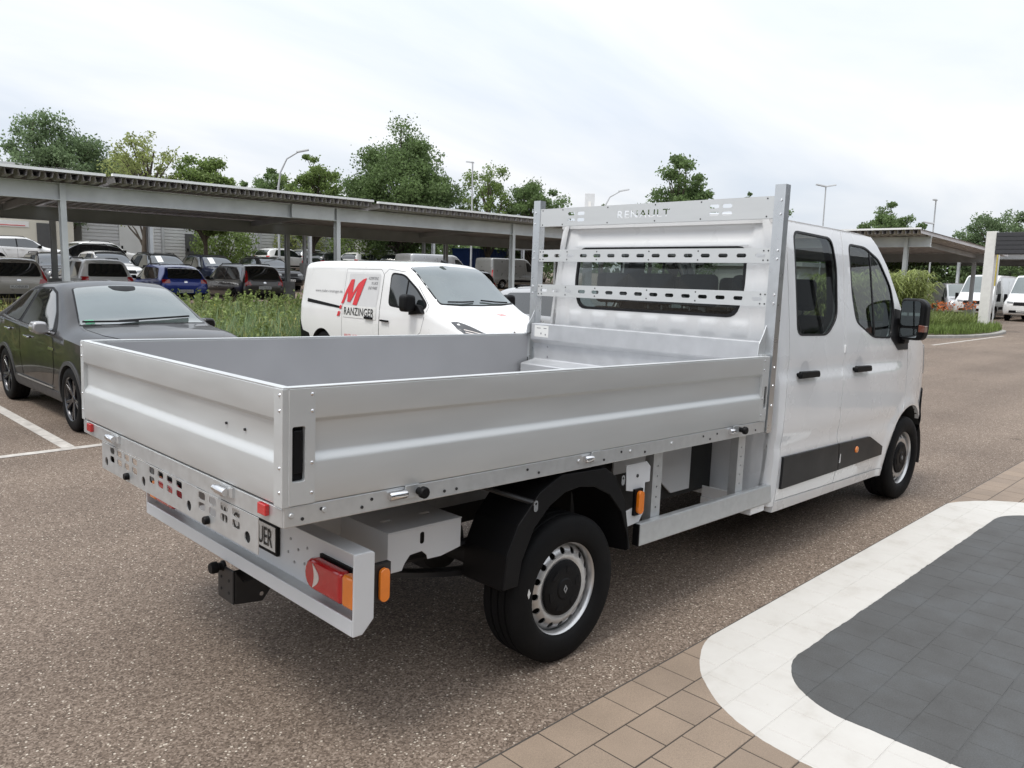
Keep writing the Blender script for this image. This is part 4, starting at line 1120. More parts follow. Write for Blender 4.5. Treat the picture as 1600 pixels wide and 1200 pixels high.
# ------------------------------------------------------------------ generic vehicles: lofted bodies with fitted glass, doors, lamps and wheels
class Loft:
    """body surface from stations (x, zb, belt, top, w_low, w_belt, w_top); x = 0 at the rear bumper, forward positive"""
    def __init__(self, st, crown=0.03, rad=0.10, bulge=0.02):
        st = sorted(st)
        X = [s[0] for s in st]
        self.f = [pchip(X, [s[k] for s in st]) for k in range(1, 7)]
        self.x0, self.x1 = X[0], X[-1]
        self.crown, self.rad, self.bulge = crown, rad, bulge
        self.cache = {}
    def section(self, x):
        k = round(x, 4)
        if k in self.cache: return self.cache[k]
        zb, B, T, wl, wb, wt = [q(x) for q in self.f]
        P = [(0.0, zb), (wl * 0.55, zb), (wl - 0.07, zb + 0.005)]
        P += [(wl - 0.07 + 0.06 * math.sin(PI / 2 * i / 4), zb + 0.09 * (1 - math.cos(PI / 2 * i / 4))) for i in range(1, 4)]
        za = zb + 0.10
        n = 9
        for i in range(n):
            t = i / (n - 1); z = za + (B - za) * t
            P.append((wl + (wb - wl) * t * t + self.bulge * math.sin(PI * min(1, t * 1.05)), z))
        # greenhouse
        r = min(self.rad, 0.45 * math.hypot(wt - wb, T - B) + 0.001, wt * 0.6)
        dl = math.hypot(wb - wt, T - B) + 1e-6
        p0 = (wt + (wb - wt) * r / dl, T - (T - B) * r / dl); p2 = (wt - r, T + self.crown * 0.15)
        n = 7
        for i in range(1, n):
            t = i / n; P.append((wb + (p0[0] - wb) * t, B + (p0[1] - B) * t))
        for i in range(7):
            t = i / 6
            P.append(((1 - t) ** 2 * p0[0] + 2 * t * (1 - t) * wt + t * t * p2[0], (1 - t) ** 2 * p0[1] + 2 * t * (1 - t) * T + t * t * p2[1]))
        n = 6
        for i in range(1, n + 1):
            t = i / n; y = p2[0] * (1 - t); P.append((y, p2[1] + (self.crown * 0.85) * (1 - (y / max(p2[0], 1e-6)) ** 2)))
        self.cache[k] = P
        return P
    def hw(self, x, z):
        P = self.section(x)
        best = 0.0
        for a, b in zip(P[3:], P[4:]):
            if (a[1] <= z <= b[1]) or (b[1] <= z <= a[1]):
                t = (z - a[1]) / (b[1] - a[1] + 1e-9); best = max(best, a[0] + (b[0] - a[0]) * t)
        return best
    def top(self, x, y):
        P = self.section(x); y = abs(y); best = None
        for a, b in zip(P[8:], P[9:]):
            if b[0] - 1e-9 <= y <= a[0] + 1e-9:
                t = (a[0] - y) / (a[0] - b[0] + 1e-9); z = a[1] + (b[1] - a[1]) * t
                if best is None or z > best: best = z
        return best if best is not None else P[-7][1]
    def end(self, y, z, front):
        """x of the outer skin at (y, z), searched from the nose or the tail"""
        y = abs(y)
        lo, hi = (self.x0, self.x1)
        mid = (lo + hi) / 2
        a, b = (hi, mid) if front else (lo, mid)
        def ins(x):
            P = self.section(x)
            zb, T = P[0][1], self.top(x, min(y, 0.97 * max(p[0] for p in P)))
            return zb <= z <= T and self.hw(x, z) >= y
        N = 60; prev = a
        for i in range(N + 1):
            x = a + (b - a) * i / N
            if ins(x):
                u, w = prev, x
                for _ in range(12):
                    m = (u + w) / 2
                    if ins(m): w = m
                    else: u = m
                return w
            prev = x
        return a
    def mesh(self, n=64):
        # denser towards the ends
        xs = [self.x0 + (self.x1 - self.x0) * (0.5 - 0.5 * math.cos(PI * i / n)) for i in range(n + 1)]
        v, f = [], []
        k = None
        for x in xs:
            P = self.section(x); ring = [(x, p[0], p[1]) for p in P] + [(x, -p[0], p[1]) for p in P[1:-1][::-1]]
            k = len(ring); v += ring
        for i in range(n):
            for j in range(k):
                f.append((i * k + j, i * k + (j + 1) % k, (i + 1) * k + (j + 1) % k, (i + 1) * k + j))
        f.append(tuple(range(k))[::-1]); f.append(tuple(n * k + j for j in range(k)))
        return v, f

def boolean_diff(o, cutter):
    m = o.modifiers.new('b', 'BOOLEAN'); m.operation = 'DIFFERENCE'; m.object = cutter; m.solver = 'EXACT'
    try: m.material_mode = 'TRANSFER'
    except Exception: pass
    dg = bpy.context.evaluated_depsgraph_get(); dg.update()
    me = bpy.data.meshes.new_from_object(o.evaluated_get(dg))
    o.modifiers.clear()
    old = o.data; o.data = me; bpy.data.meshes.remove(old)
    bpy.data.objects.remove(cutter)

def alloy_wheel(name, parent, r=0.33, w=0.21, rb=0.225, spokes=5, dark=True, seg=40, steel=False, twin=True):
    """mesh objects at the origin, outer face towards -y; returns the tyre object with its parts"""
    t = mkobj(name, *(lambda g: (g.v, g.f))(G().lathe(tyre_prof(r, w, rb), seg)), RUBBER, parent, smooth=35)
    y0_ = -w / 2 + 0.006
    m = mat('dark_alloy', (0.10, 0.10, 0.105), 0.22, metal=0.85, var=0.1) if dark else mat('silver_alloy', (0.5, 0.5, 0.51), 0.3, metal=0.8, var=0.08)
    G().lathe([(rb - 0.014, 0.05), (rb - 0.016, y0_ + 0.03), (rb - 0.004, y0_ + 0.004), (rb + 0.003, y0_), (rb + 0.003, y0_ + 0.01)], seg).build('rim', m, t, smooth=40)
    G().lathe([(0.0001, 0.03), (rb - 0.015, 0.03)], 24).build('brake_disc', DARKU, t)
    g = G()
    for k in range(spokes):
        for da in ((-0.16, 0.16) if twin else (0,)):
            a = 2 * PI * k / spokes
            c, s_ = math.cos(a), math.sin(a); c2, s2 = math.cos(a + da), math.sin(a + da)
            wi, wo = (0.018, 0.013) if twin else (0.03, 0.022)
            i0 = (0.03 * c, 0.03 * s_); o0 = ((rb - 0.01) * c2, (rb - 0.01) * s2)
            nx, ny = -s2, c2
            q = [(i0[0] - nx * wi, i0[1] - ny * wi), (o0[0] - nx * wo, o0[1] - ny * wo), (o0[0] + nx * wo, o0[1] + ny * wo), (i0[0] + nx * wi, i0[1] + ny * wi)]
            b_ = len(g.v)
            g.add([(q[0][0], y0_ + 0.028, q[0][1]), (q[1][0], y0_ + 0.008, q[1][1]), (q[2][0], y0_ + 0.008, q[2][1]), (q[3][0], y0_ + 0.028, q[3][1]),
                   (q[0][0], y0_ + 0.055, q[0][1]), (q[1][0], y0_ + 0.035, q[1][1]), (q[2][0], y0_ + 0.035, q[2][1]), (q[3][0], y0_ + 0.055, q[3][1])],
                  [(0, 1, 2, 3), (0, 4, 5, 1), (1, 5, 6, 2), (2, 6, 7, 3), (3, 7, 4, 0)])
    g.lathe([(0.0001, y0_ + 0.018), (0.03, y0_ + 0.018), (0.042, y0_ + 0.028), (0.042, y0_ + 0.06)], 16)
    so = g.build('spokes', m, t, bevel=0.004)
    return t

def copy_tree(o, parent=None, repl=None):
    c = o.copy(); COL.objects.link(c); c.parent = parent
    if repl:
        for i, s_ in enumerate(c.material_slots):
            nm_ = repl.get(s_.material)
            if nm_:
                s_.link = 'OBJECT'; s_.material = nm_
    for ch in list(o.children): copy_tree(ch, c, repl)
    return c

def place_wheels(root, wheel, axles, track, r):
    first = True
    for x in axles:
        for sgn in (-1, 1):
            w = wheel if first else copy_tree(wheel, root)
            first = False
            w.location = (x, sgn * track, r); w.rotation_euler = (0, 0.4 * x, 0 if sgn < 0 else PI)

def side_patch(L, root, name, poly, m, sgn, off=0.004, step=0.08, holes=(), skirt=0.012, smooth=45):
    return G().patch(poly, list(holes), lambda p, d: (p[0], sgn * (L.hw(p[0], p[1]) + off - d), p[1]), step, skirt).build(name, m, root, smooth=smooth)
def top_patch(L, root, name, poly, m, off=0.004, step=0.08, holes=(), skirt=0.012):
    return G().patch(poly, list(holes), lambda p, d: (p[0], p[1], L.top(p[0], p[1]) + off - d), step, skirt).build(name, m, root, smooth=45)
def end_patch(L, root, name, poly, m, front, off=0.004, step=0.08, holes=(), skirt=0.012):
    s_ = 1 if front else -1
    return G().patch(poly, list(holes), lambda p, d: (L.end(p[0], p[1], front) + s_ * (off - d), p[0], p[1]), step, skirt).build(name, m, root, smooth=45)
def gap_line(L, root, pts, sgn, wdt=0.006, off=0.0015):
    g = G(); prev = None
    pts2 = []
    for a, b in zip(pts, pts[1:]):
        k = max(2, int(math.hypot(b[0] - a[0], b[1] - a[1]) / 0.08))
        pts2 += [(a[0] + (b[0] - a[0]) * i / k, a[1] + (b[1] - a[1]) * i / k) for i in range(k)]
    pts2.append(pts[-1])
    v, f = [], []
    for i, p in enumerate(pts2):
        q0 = pts2[max(0, i - 1)]; q1 = pts2[min(len(pts2) - 1, i + 1)]
        d = math.hypot(q1[0] - q0[0], q1[1] - q0[1]) + 1e-9
        nx, nz = -(q1[1] - q0[1]) / d * wdt / 2, (q1[0] - q0[0]) / d * wdt / 2
        for s_ in (-1, 1):
            x, z = p[0] + nx * s_, p[1] + nz * s_
            v.append((x, sgn * (L.hw(x, z) + off), z))
    for i in range(len(pts2) - 1):
        f.append((2 * i, 2 * i + 1, 2 * i + 3, 2 * i + 2))
    return G().add(v, f).build('door_gap', INK, root)

def body_with_arches(L, root, m, axles, rarch, y=0.62, yo=1.1, n=64, name='body'):
    o = mkobj(name, *L.mesh(n), [m, DARKU], root, smooth=40)
    g = G()
    for x in axles:
        for sgn in (-1, 1):
            g.lathe([(0.0001, sgn * yo), (rarch, sgn * yo), (rarch, sgn * y), (0.0001, sgn * y)], 32, (x, 0, 0.34))
    # lathe leaves degenerate caps: rebuild as closed prisms
    g = G()
    for x in axles:
        for sgn in (-1, 1):
            g.prism([(x + rarch * math.cos(2 * PI * i / 32), 0.34 + rarch * math.sin(2 * PI * i / 32)) for i in range(32)], 1, sgn * y, sgn * yo)
    c = g.build('cutter', DARKU)
    bm = bmesh.new(); bm.from_mesh(c.data); bmesh.ops.recalc_face_normals(bm, faces=bm.faces); bm.to_mesh(c.data); bm.free()
    bm = bmesh.new(); bm.from_mesh(o.data); bmesh.ops.recalc_face_normals(bm, faces=bm.faces); bm.to_mesh(o.data); bm.free()
    wm = o.matrix_world
    pr = o.parent; o.parent = None
    boolean_diff(o, c)
    o.parent = pr
    me = o.data
    me.polygons.foreach_set('use_smooth', [True] * len(me.polygons)); me.set_sharp_from_angle(angle=R(40))
    return o

def paint(name, col, metal=0.25, rough=0.3):
    return mat('paint_' + name, col, rough, metal=metal, coat=1.0, var=0.02, scale=3)

# number plate with lettering, on a tail (x0 side) or nose
def plate_on(root, x, z, s_, name='number_plate', txt='WUCHENAUER'):
    p = G().bx(x, x + s_ * 0.012, -0.26, 0.26, z - 0.055, z + 0.055).build(name, PLATEW, root, bevel=0.004)
    tv, tf = text_fit(txt, 0.46, 0.072, bold=0.004)
    # reads correctly when looked at from outside
    G().add([(x + s_ * 0.0135, (0.23 - q[0]) if s_ < 0 else (q[0] - 0.23), z - 0.036 + q[1]) for q in tv], tf).build('plate_text', INK, p)
    return p

# ---- black coupe-shaped crossover (nose towards the truck)
def make_black_car():
    st = [(0.00, .46, .80, .88, .58, .58, .46), (0.07, .34, .99, 1.08, .79, .77, .64), (0.25, .27, 1.06, 1.17, .88, .865, .67), (0.60, .24, 1.08, 1.32, .895, .89, .63),
          (1.10, .23, 1.06, 1.475, .885, .905, .60), (1.70, .23, 1.03, 1.545, .88, .90, .60), (2.25, .23, 1.01, 1.55, .88, .895, .60), (2.60, .23, .995, 1.485, .88, .89, .615),
          (3.05, .23, .985, 1.27, .885, .885, .68), (3.36, .23, .975, 1.105, .89, .88, .75), (3.60, .23, .965, 1.07, .895, .88, .755), (4.05, .24, .925, 1.03, .885, .86, .73),
          (4.35, .27, .85, .96, .84, .81, .66), (4.50, .31, .74, .84, .74, .70, .55), (4.57, .42, .62, .70, .58, .55, .42)]
    L = Loft(st, crown=0.035, rad=0.10)
    root = empty('parked_car', (0, 0, 0), 0, 'black crossover car with sloping roof parked behind the tailgate corner', 'car')
    BLK = mat('paint_black', (0.010, 0.0085, 0.0078), 0.35, metal=0.2, coat=0.55, coatr=0.02, spec=0.3, var=0.05, scale=3)
    body_with_arches(L, root, BLK, (0.93, 3.66), 0.375, 0.60)
    bodyo = root.children[0]
    for sgn in (-1, 1):
        # window line
        wr = rounded([(0.92, 1.12), (1.62, 1.075), (1.66, 1.465), (1.25, 1.425), (1.02, 1.29)], 0.06)
        wf = rounded([(1.74, 1.07), (2.95, 1.03), (2.72, 1.235), (2.42, 1.425), (2.20, 1.475), (1.76, 1.478)], 0.05)
        trim = [(0.80, 1.115), (1.7, 1.06), (3.10, 1.015), (2.75, 1.25), (2.44, 1.45), (2.2, 1.50), (1.5, 1.488), (1.22, 1.445), (0.98, 1.31)]
        tr = side_patch(L, root, 'window_trim', rounded(trim, 0.04), BLACKP, sgn, 0.003, holes=())
        gap_line(L, tr, [(0.80, 1.112), (1.7, 1.056), (3.08, 1.01)], sgn, 0.018, 0.010).data.materials[0] = CHROME
        side_patch(L, root, 'side_window', wr, GLASSD, sgn, 0.008)
        side_patch(L, root, 'side_window', wf, GLASSD, sgn, 0.008)
        for nm, dp in (('front_door', [(1.74, .42), (2.98, .42), (3.10, .60), (3.05, .96), (1.74, 1.015), (1.70, .7)]), ('rear_door', [(0.98, 1.06), (1.72, 1.015), (1.68, .7), (1.72, .42), (1.36, .42), (1.30, .62), (1.12, .80)])):
            d = side_patch(L, root, nm, rounded(dp, 0.05), BLK, sgn, 0.004, 0.07)
            gap_line(L, d, dp + dp[:1], sgn, 0.010, 0.002)
            x0_ = 1.98 if nm == 'front_door' else 1.12
            z0_ = .90 if nm == 'front_door' else .95
            G().prism(rounded([(x0_, z0_), (x0_ + 0.20, z0_ - 0.008), (x0_ + 0.20, z0_ + 0.016), (x0_, z0_ + 0.024)], 0.01), 1, sgn * (L.hw(x0_ + 0.1, z0_) + 0.01), sgn * (L.hw(x0_ + 0.1, z0_) + 0.04)).build('door_handle', CHROME, d, bevel=0.005)
        CLAD = mat('grey_cladding', (0.055, 0.055, 0.057), 0.5, var=0.1)
        side_patch(L, root, 'sill_cladding', rounded([(1.33, .26), (3.25, .26), (3.28, .36), (1.36, .40)], 0.03), CLAD, sgn, 0.012)
        G().bx(1.5, 3.0, sgn * (L.hw(2.2, .38) + 0.012), sgn * (L.hw(2.2, .38) + 0.022), .385, .40).build('sill_strip', RIM, root)
        G().bx(2.90, 3.10, sgn * (L.hw(3.0, .83) + 0.003), sgn * (L.hw(3.0, .83) + 0.009), .822, .85).build('wing_badge', CHROME, root)
        for ax in (.93, 3.66):
            arc = [(ax + 0.415 * math.cos(a), .34 + 0.415 * math.sin(a)) for a in np.linspace(-0.15, PI + 0.15, 22)] + [(ax + 0.372 * math.cos(a), .34 + 0.372 * math.sin(a)) for a in np.linspace(PI + 0.15, -0.15, 22)]
            arc = [p for p in arc if p[1] > .26]
            side_patch(L, root, 'arch_cladding', arc, CLAD, sgn, 0.012, 0.1)
        # mirror
        mr = G().prism(rounded([(sgn * .86, .995), (sgn * 1.0, .985), (sgn * 1.055, 1.04), (sgn * 1.03, 1.13), (sgn * .90, 1.13)], 0.04), 0, 2.72, 2.90).build('mirror', paint('mirror_silver', (0.42, 0.41, 0.41), 0.6) if sgn < 0 else BLK, root, bevel=0.035, seg=3, smooth=40)
        G().bx(2.76, 2.86, sgn * .82, sgn * .92, .985, 1.015).build('mirror_foot', BLACKP, mr, bevel=0.01)
        # lamps
        end_patch(L, root, 'headlight', [(sgn * .52, .70), (sgn * .76, .78), (sgn * .78, .84), (sgn * .56, .79)], LENSW, True, 0.006, 0.05)
        end_patch(L, root, 'tail_light', [(sgn * .10, .96), (sgn * .70, .95), (sgn * .72, 1.0), (sgn * .10, .99)], RED, False, 0.006, 0.06)
        G().lathe([(0.0001, sgn * (L.hw(.62, .97) + 0.010)), (0.062, sgn * (L.hw(.62, .97) + 0.009)), (0.066, sgn * L.hw(.62, .97))], 20, (.62, 0, .975)).build('fuel_flap', mat('flap_silver', (0.5, 0.5, 0.5), 0.2, metal=0.8), root, smooth=40)
    ws = rounded([(2.60, -.53), (3.37, -.69), (3.44, -.35), (3.46, 0), (3.44, .35), (3.37, .69), (2.60, .53), (2.565, 0)], 0.05)
    wsx = [(q[0] + (0.02 if q[0] > 3 else -0.02), q[1] * 1.03) for q in ws]
    top_patch(L, root, 'windscreen_surround', wsx, BLACKP, 0.002, 0.08)
    top_patch(L, root, 'windscreen', ws, GLASSW, 0.007, 0.08)
    G().tube([(3.40, -.30, L.top(3.40, .30) + .03), (3.34, .15, L.top(3.34, .15) + .03), (3.26, .55, L.top(3.26, .55) + .03)], 0.011, 6).build('wiper', BLACKP, root)
    G().tube([(3.44, -.10, L.top(3.44, .1) + .03), (3.40, -.40, L.top(3.40, .4) + .03), (3.33, -.66, L.top(3.33, .66) + .03)], 0.011, 6).build('wiper', BLACKP, root)
    top_patch(L, root, 'bonnet', rounded([(3.50, -.70), (4.02, -.66), (4.34, -.48), (4.40, 0), (4.34, .48), (4.02, .66), (3.50, .70), (3.53, 0)], 0.05), BLK, 0.004, 0.08)
    top_patch(L, root, 'rear_window', rounded([(.62, -.56), (1.12, -.52), (1.12, .52), (.62, .56)], 0.05), GLASSD, 0.006, 0.1)
    end_patch(L, root, 'grille', rounded([(-.48, .46), (.48, .46), (.55, .62), (-.55, .62)], 0.05), BLACKP, True, 0.006, 0.08)
    plate_on(root, 4.58, .50, 1, txt='WUCHENAUER')
    G().tube([(.95, 0, L.top(.95, 0) - .01), (.80, 0, L.top(.95, 0) + .07)], [.03, .012], 6).build('roof_aerial', BLACKP, root)
    top_patch(L, root, 'sensor_housing', rounded([(2.60, -.16), (2.72, -.13), (2.76, 0), (2.72, .13), (2.60, .16)], 0.04), BLACKP, 0.010, 0.08)
    top_patch(L, root, 'windscreen_sticker', [(3.26, -.62), (3.36, -.63), (3.37, -.54), (3.27, -.53)], mat('sticker_green', (0.10, 0.38, 0.22), 0.4), 0.011, 0.08)
    w = alloy_wheel('wheel', root, 0.345, 0.22, 0.235, 5, True)
    place_wheels(root, w, (.93, 3.66), 0.80, 0.345)
    return root, L
blackcar, LB = make_black_car()
# nose end at y = 5.28, tail away from the truck
blackcar.rotation_euler = (0, 0, -PI / 2); blackcar.location = (0.77, 5.05 + 4.57, 0)

# ---- white panel van with sign writing
def make_white_van():
    st = [(0.00, .48, 1.05, 1.70, .78, .80, .62), (0.04, .40, 1.12, 1.86, .88, .885, .74), (0.15, .34, 1.15, 1.925, .925, .925, .79), (0.8, .30, 1.15, 1.955, .935, .935, .80), (2.6, .30, 1.15, 1.955, .935, .935, .80),
          (3.15, .30, 1.15, 1.91, .935, .935, .80), (3.42, .30, 1.15, 1.83, .935, .935, .79), (3.80, .30, 1.14, 1.58, .935, .93, .795), (4.22, .30, 1.11, 1.30, .935, .92, .80), (4.40, .30, 1.06, 1.20, .93, .905, .79),
          (4.75, .31, .96, 1.08, .90, .865, .74), (4.95, .33, .84, .94, .82, .79, .64), (5.05, .38, .70, .80, .70, .67, .52), (5.08, .46, .62, .70, .58, .55, .42)]
    L = Loft(st, crown=0.03, rad=0.13, bulge=0.018)
    root = empty('panel_van', (0, 0, 0), 0, 'white panel van with red M logo and sign writing on its side', 'van')
    VW = mat('van_white', (0.80, 0.80, 0.79), 0.3, coat=0.9, var=0.015, scale=2)
    body_with_arches(L, root, VW, (0.92, 4.05), 0.40, 0.60)
    for sgn in (-1, 1):
        wf = rounded([(3.02, 1.75), (3.34, 1.725), (3.68, 1.52), (3.98, 1.28), (3.90, 1.20), (3.05, 1.27)], 0.09)
        wfo = rounded([(2.99, 1.78), (3.35, 1.755), (3.72, 1.53), (4.04, 1.275), (3.92, 1.165), (3.02, 1.235)], 0.10)
        side_patch(L, root, 'window_trim', wfo, BLACKP, sgn, 0.002, 0.07)
        sw_ = side_patch(L, root, 'side_window', wf, GLASSD, sgn, 0.006, 0.08)
        side_patch(L, sw_, 'window_divider', [(3.46, 1.66), (3.49, 1.64), (3.50, 1.25), (3.47, 1.25)], BLACKP, sgn, 0.010, 0.08)
        fd = [(2.80, .42), (3.62, .42), (3.68, .70), (3.95, .86), (4.02, 1.10), (4.06, 1.26), (3.76, 1.58), (3.40, 1.83), (2.90, 1.87), (2.80, 1.70)]
        d = side_patch(L, root, 'front_door', fd, VW, sgn, 0.0, 0.4) if False else None
        gap_line(L, root, [(3.72, 1.57), (4.06, 1.27), (4.02, 1.10), (3.95, .86), (3.68, .70), (3.62, .42)], sgn, 0.006)
        gap_line(L, root, [(3.36, 1.79), (2.92, 1.83), (2.80, 1.75), (2.80, .42)], sgn, 0.006)
        G().prism(rounded([(2.87, .975), (3.10, .97), (3.10, 1.0), (2.87, 1.005)], 0.012), 1, sgn * (L.hw(3, .98) + 0.012), sgn * (L.hw(3, .98) + 0.045)).build('door_handle', BLACKP, root, bevel=0.006)
        # sliding door
        sd = [(1.62, .42), (2.79, .42), (2.79, 1.74), (2.70, 1.82), (1.62, 1.82)]
        gap_line(L, root, sd + sd[:1], sgn, 0.006)
        side_patch(L, root, 'slide_rail', rounded([(.36, 1.20), (1.585, 1.125), (1.585, 1.165), (.36, 1.265)], 0.01), BLACKP, sgn, 0.006, 0.1)
        G().prism(rounded([(2.38, .99), (2.62, .985), (2.62, 1.025), (2.38, 1.03)], 0.012), 1, sgn * (L.hw(2.5, 1) + 0.006), sgn * (L.hw(2.5, 1) + 0.04)).build('door_handle', BLACKP, root, bevel=0.006)
        # grey strips paint the shade of pressed panel borders on the load bay
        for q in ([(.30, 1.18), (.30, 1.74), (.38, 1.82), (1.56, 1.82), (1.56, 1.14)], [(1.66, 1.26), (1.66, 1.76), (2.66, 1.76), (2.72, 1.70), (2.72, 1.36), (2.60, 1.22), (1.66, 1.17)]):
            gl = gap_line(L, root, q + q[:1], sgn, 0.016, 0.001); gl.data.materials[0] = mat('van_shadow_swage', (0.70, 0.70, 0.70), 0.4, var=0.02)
        side_patch(L, root, 'rear_bumper_side', rounded([(.02, .46), (.50, .42), (.44, .62), (.20, .66), (.10, .86), (.02, .86)], 0.02), BLACKP, sgn, 0.010, 0.06)
        mr = G().prism(rounded([(sgn * .95, 1.19), (sgn * 1.14, 1.17), (sgn * 1.17, 1.23), (sgn * 1.165, 1.42), (sgn * 1.10, 1.45), (sgn * .96, 1.43)], 0.05), 0, 3.66, 3.86).build('mirror', BLACKP, root, bevel=0.045, seg=3, smooth=40)
        G().prism([(3.66, 1.12), (4.02, 1.16), (3.90, 1.28), (3.66, 1.30)], 1, sgn * (L.hw(3.8, 1.2) - 0.03), sgn * (L.hw(3.8, 1.2) + 0.06)).build('mirror_foot', BLACKP, mr, bevel=0.01)
        end_patch(L, root, 'headlight', rounded([(sgn * .40, .78), (sgn * .80, .86), (sgn * .86, .96), (sgn * .85, 1.06), (sgn * .80, 1.07), (sgn * .55, .92), (sgn * .40, .87)], 0.02), mat('sign_van_headlamp', (0.05, 0.052, 0.055), 0.08, metal=0.3, coat=1), True, 0.008, 0.05)
        for k_ in range(3):
            end_patch(L, root, 'headlight_strip', [(sgn * .44, .80 + .025 * k_), (sgn * .80, .885 + .035 * k_), (sgn * .80, .897 + .035 * k_), (sgn * .44, .812 + .025 * k_)], LENSW, True, 0.012, 0.05)
    ws = rounded([(3.36, -.70), (3.8, -.715), (4.20, -.74), (4.27, -.4), (4.29, 0), (4.27, .4), (4.20, .74), (3.8, .715), (3.36, .70), (3.33, 0)], 0.05)
    top_patch(L, root, 'windscreen_surround', [(q[0] + (0.025 if q[0] > 4 else -0.012), q[1] * 1.03) for q in ws], BLACKP, 0.002, 0.08)
    w_ = top_patch(L, root, 'windscreen', ws, GLASSW, 0.007, 0.08)
    for ya, yb in ((-.62, -.12), (.05, .60)):
        G().tube([(4.22, ya, L.top(4.22, ya) + .035), (4.25, (ya + yb) / 2, L.top(4.25, .1) + .03), (4.24, yb, L.top(4.24, yb) + .03)], 0.012, 6).build('wiper', BLACKP, w_)
    end_patch(L, root, 'grille', rounded([(-.50, .56), (.50, .56), (.42, .86), (-.42, .86)], 0.03), BLACKP, True, 0.006, 0.06)
    gb = end_patch(L, root, 'grille_bar', [(-.40, .80), (.40, .80), (.40, .825), (-.40, .825)], CHROME, True, 0.012, 0.06)
    G().plate([(0, .93), (.10, .82), (0, .71), (-.10, .82)], [[(0, .875), (.05, .82), (0, .765), (-.05, .82)]], 0, 5.05, 5.085).build('front_emblem', CHROME, root)
    G().prism([(3.26, 1.96), (3.40, 1.945), (3.36, 1.975), (3.27, 2.0)], 1, -.03, .03).build('roof_aerial', BLACKP, root)
    for sgn in (-1, 1):
        end_patch(L, root, 'tail_light', [(sgn * .80, .9), (sgn * .87, .9), (sgn * .86, 1.35), (sgn * .79, 1.35)], RED, False, 0.008, 0.05)
    # sign writing on the right-hand side (reads left to right towards the nose)
    sgn = -1
    def lift(off): return lambda p, d: (p[0], sgn * (L.hw(p[0], p[1]) + off - d), p[1])
    pnl = G().patch(rounded([(1.70, 1.155), (2.68, 1.155), (2.70, 1.42), (2.70, 1.74), (1.74, 1.74), (1.72, 1.30)], 0.02), [], lift(0.0045), 0.08).build('sign_panel', mat('sign_grey', (0.60, 0.60, 0.60), 0.4, var=0.02), root)
    G().patch([(1.66, .985), (2.70, .985), (2.70, 1.19), (1.66, 1.19)], [], lift(0.0075), 0.08).build('sign_field', PLATEW, pnl)
    def put(txt, x, z, w, h, m, off=0.011, parent=pnl, **k):
        tv, tf = text_fit(txt, w, h, **k)
        P = [(x + q[0], z + q[1]) for q in tv]
        return G().add([(q[0], sgn * (L.hw(q[0], q[1]) + off), q[1]) for q in P], tf).build('logo_text', m, parent)
    put('RANZINGER', 1.70, 1.025, .94, .135, INK, bold=0.012, space=1.05)
    put('www.maler-ranzinger.de', .62, 1.385, .95, .062, GREYINK)
    put('KOMPETENZ', 2.36, 1.645, .30, .05, GREYINK, shear=0.25)
    put('IN LACK', 2.46, 1.565, .20, .05, GREYINK, shear=0.25)
    put('UND FARBE', 2.38, 1.485, .27, .05, GREYINK, shear=0.25)
    put('MALER- UND LACKIERBETRIEB', 1.72, .62, .98, .075, REDINK, parent=root, off=0.006)
    # bold brush-like M
    M_ = [(1.44, .92), (1.52, .92), (1.585, 1.05), (1.60, 1.10), (1.68, 1.10)]
    m1 = [(1.60, 1.215), (1.69, 1.205), (1.755, 1.43), (1.835, 1.25), (1.93, 1.24), (2.07, 1.44), (1.985, 1.21), (2.10, 1.195), (2.31, 1.68), (2.20, 1.66), (2.10, 1.60), (1.915, 1.40), (1.92, 1.64), (1.83, 1.63), (1.78, 1.60)]
    m1 = [(1.58, 1.22), (1.655, 1.215), (1.76, 1.44), (1.775, 1.255), (1.87, 1.245), (2.06, 1.50), (1.955, 1.21), (2.09, 1.20), (2.30, 1.675), (2.19, 1.645), (2.06, 1.575), (1.905, 1.40), (1.925, 1.645), (1.82, 1.64), (1.68, 1.43)]
    G().patch(m1, [], lift(0.0125), 0.06).build('logo_letter', REDINK, pnl)
    G().patch([(1.555, 1.185), (1.615, 1.185), (1.60, 1.12), (1.535, 1.12)], [], lift(0.0125), 0.06).build('logo_tail', REDINK, pnl)
    G().patch([(1.50, 1.075), (1.575, 1.075), (1.55, 1.0), (1.46, .985)], [], lift(0.0125), 0.06).build('logo_tail', REDINK, pnl)
    # faint mark on the bonnet
    tv, tf = text_fit('M', .16, .14, bold=0.03, shear=0.2)
    G().add([(4.58 + q[1] * 0.8, .10 + q[0] - .25 + .2, L.top(4.58 + q[1] * 0.8, .05 + q[0]) + .004) for q in tv], tf).build('bonnet_logo', mat('pale_red_print', (0.75, 0.30, 0.28), 0.4, coat=0.6), root)
    w = alloy_wheel('wheel', root, 0.34, 0.21, 0.215, 6, False, twin=False)
    place_wheels(root, w, (.92, 4.05), 0.81, 0.34)
    return root, L
whitevan, LV = make_white_van()
whitevan.rotation_euler = (0, 0, R(-91.76)); 
_a = R(-91.76)
whitevan.location = (5.862 - 5.08 * math.cos(_a), 5.306 - 5.08 * math.sin(_a), 0.0)

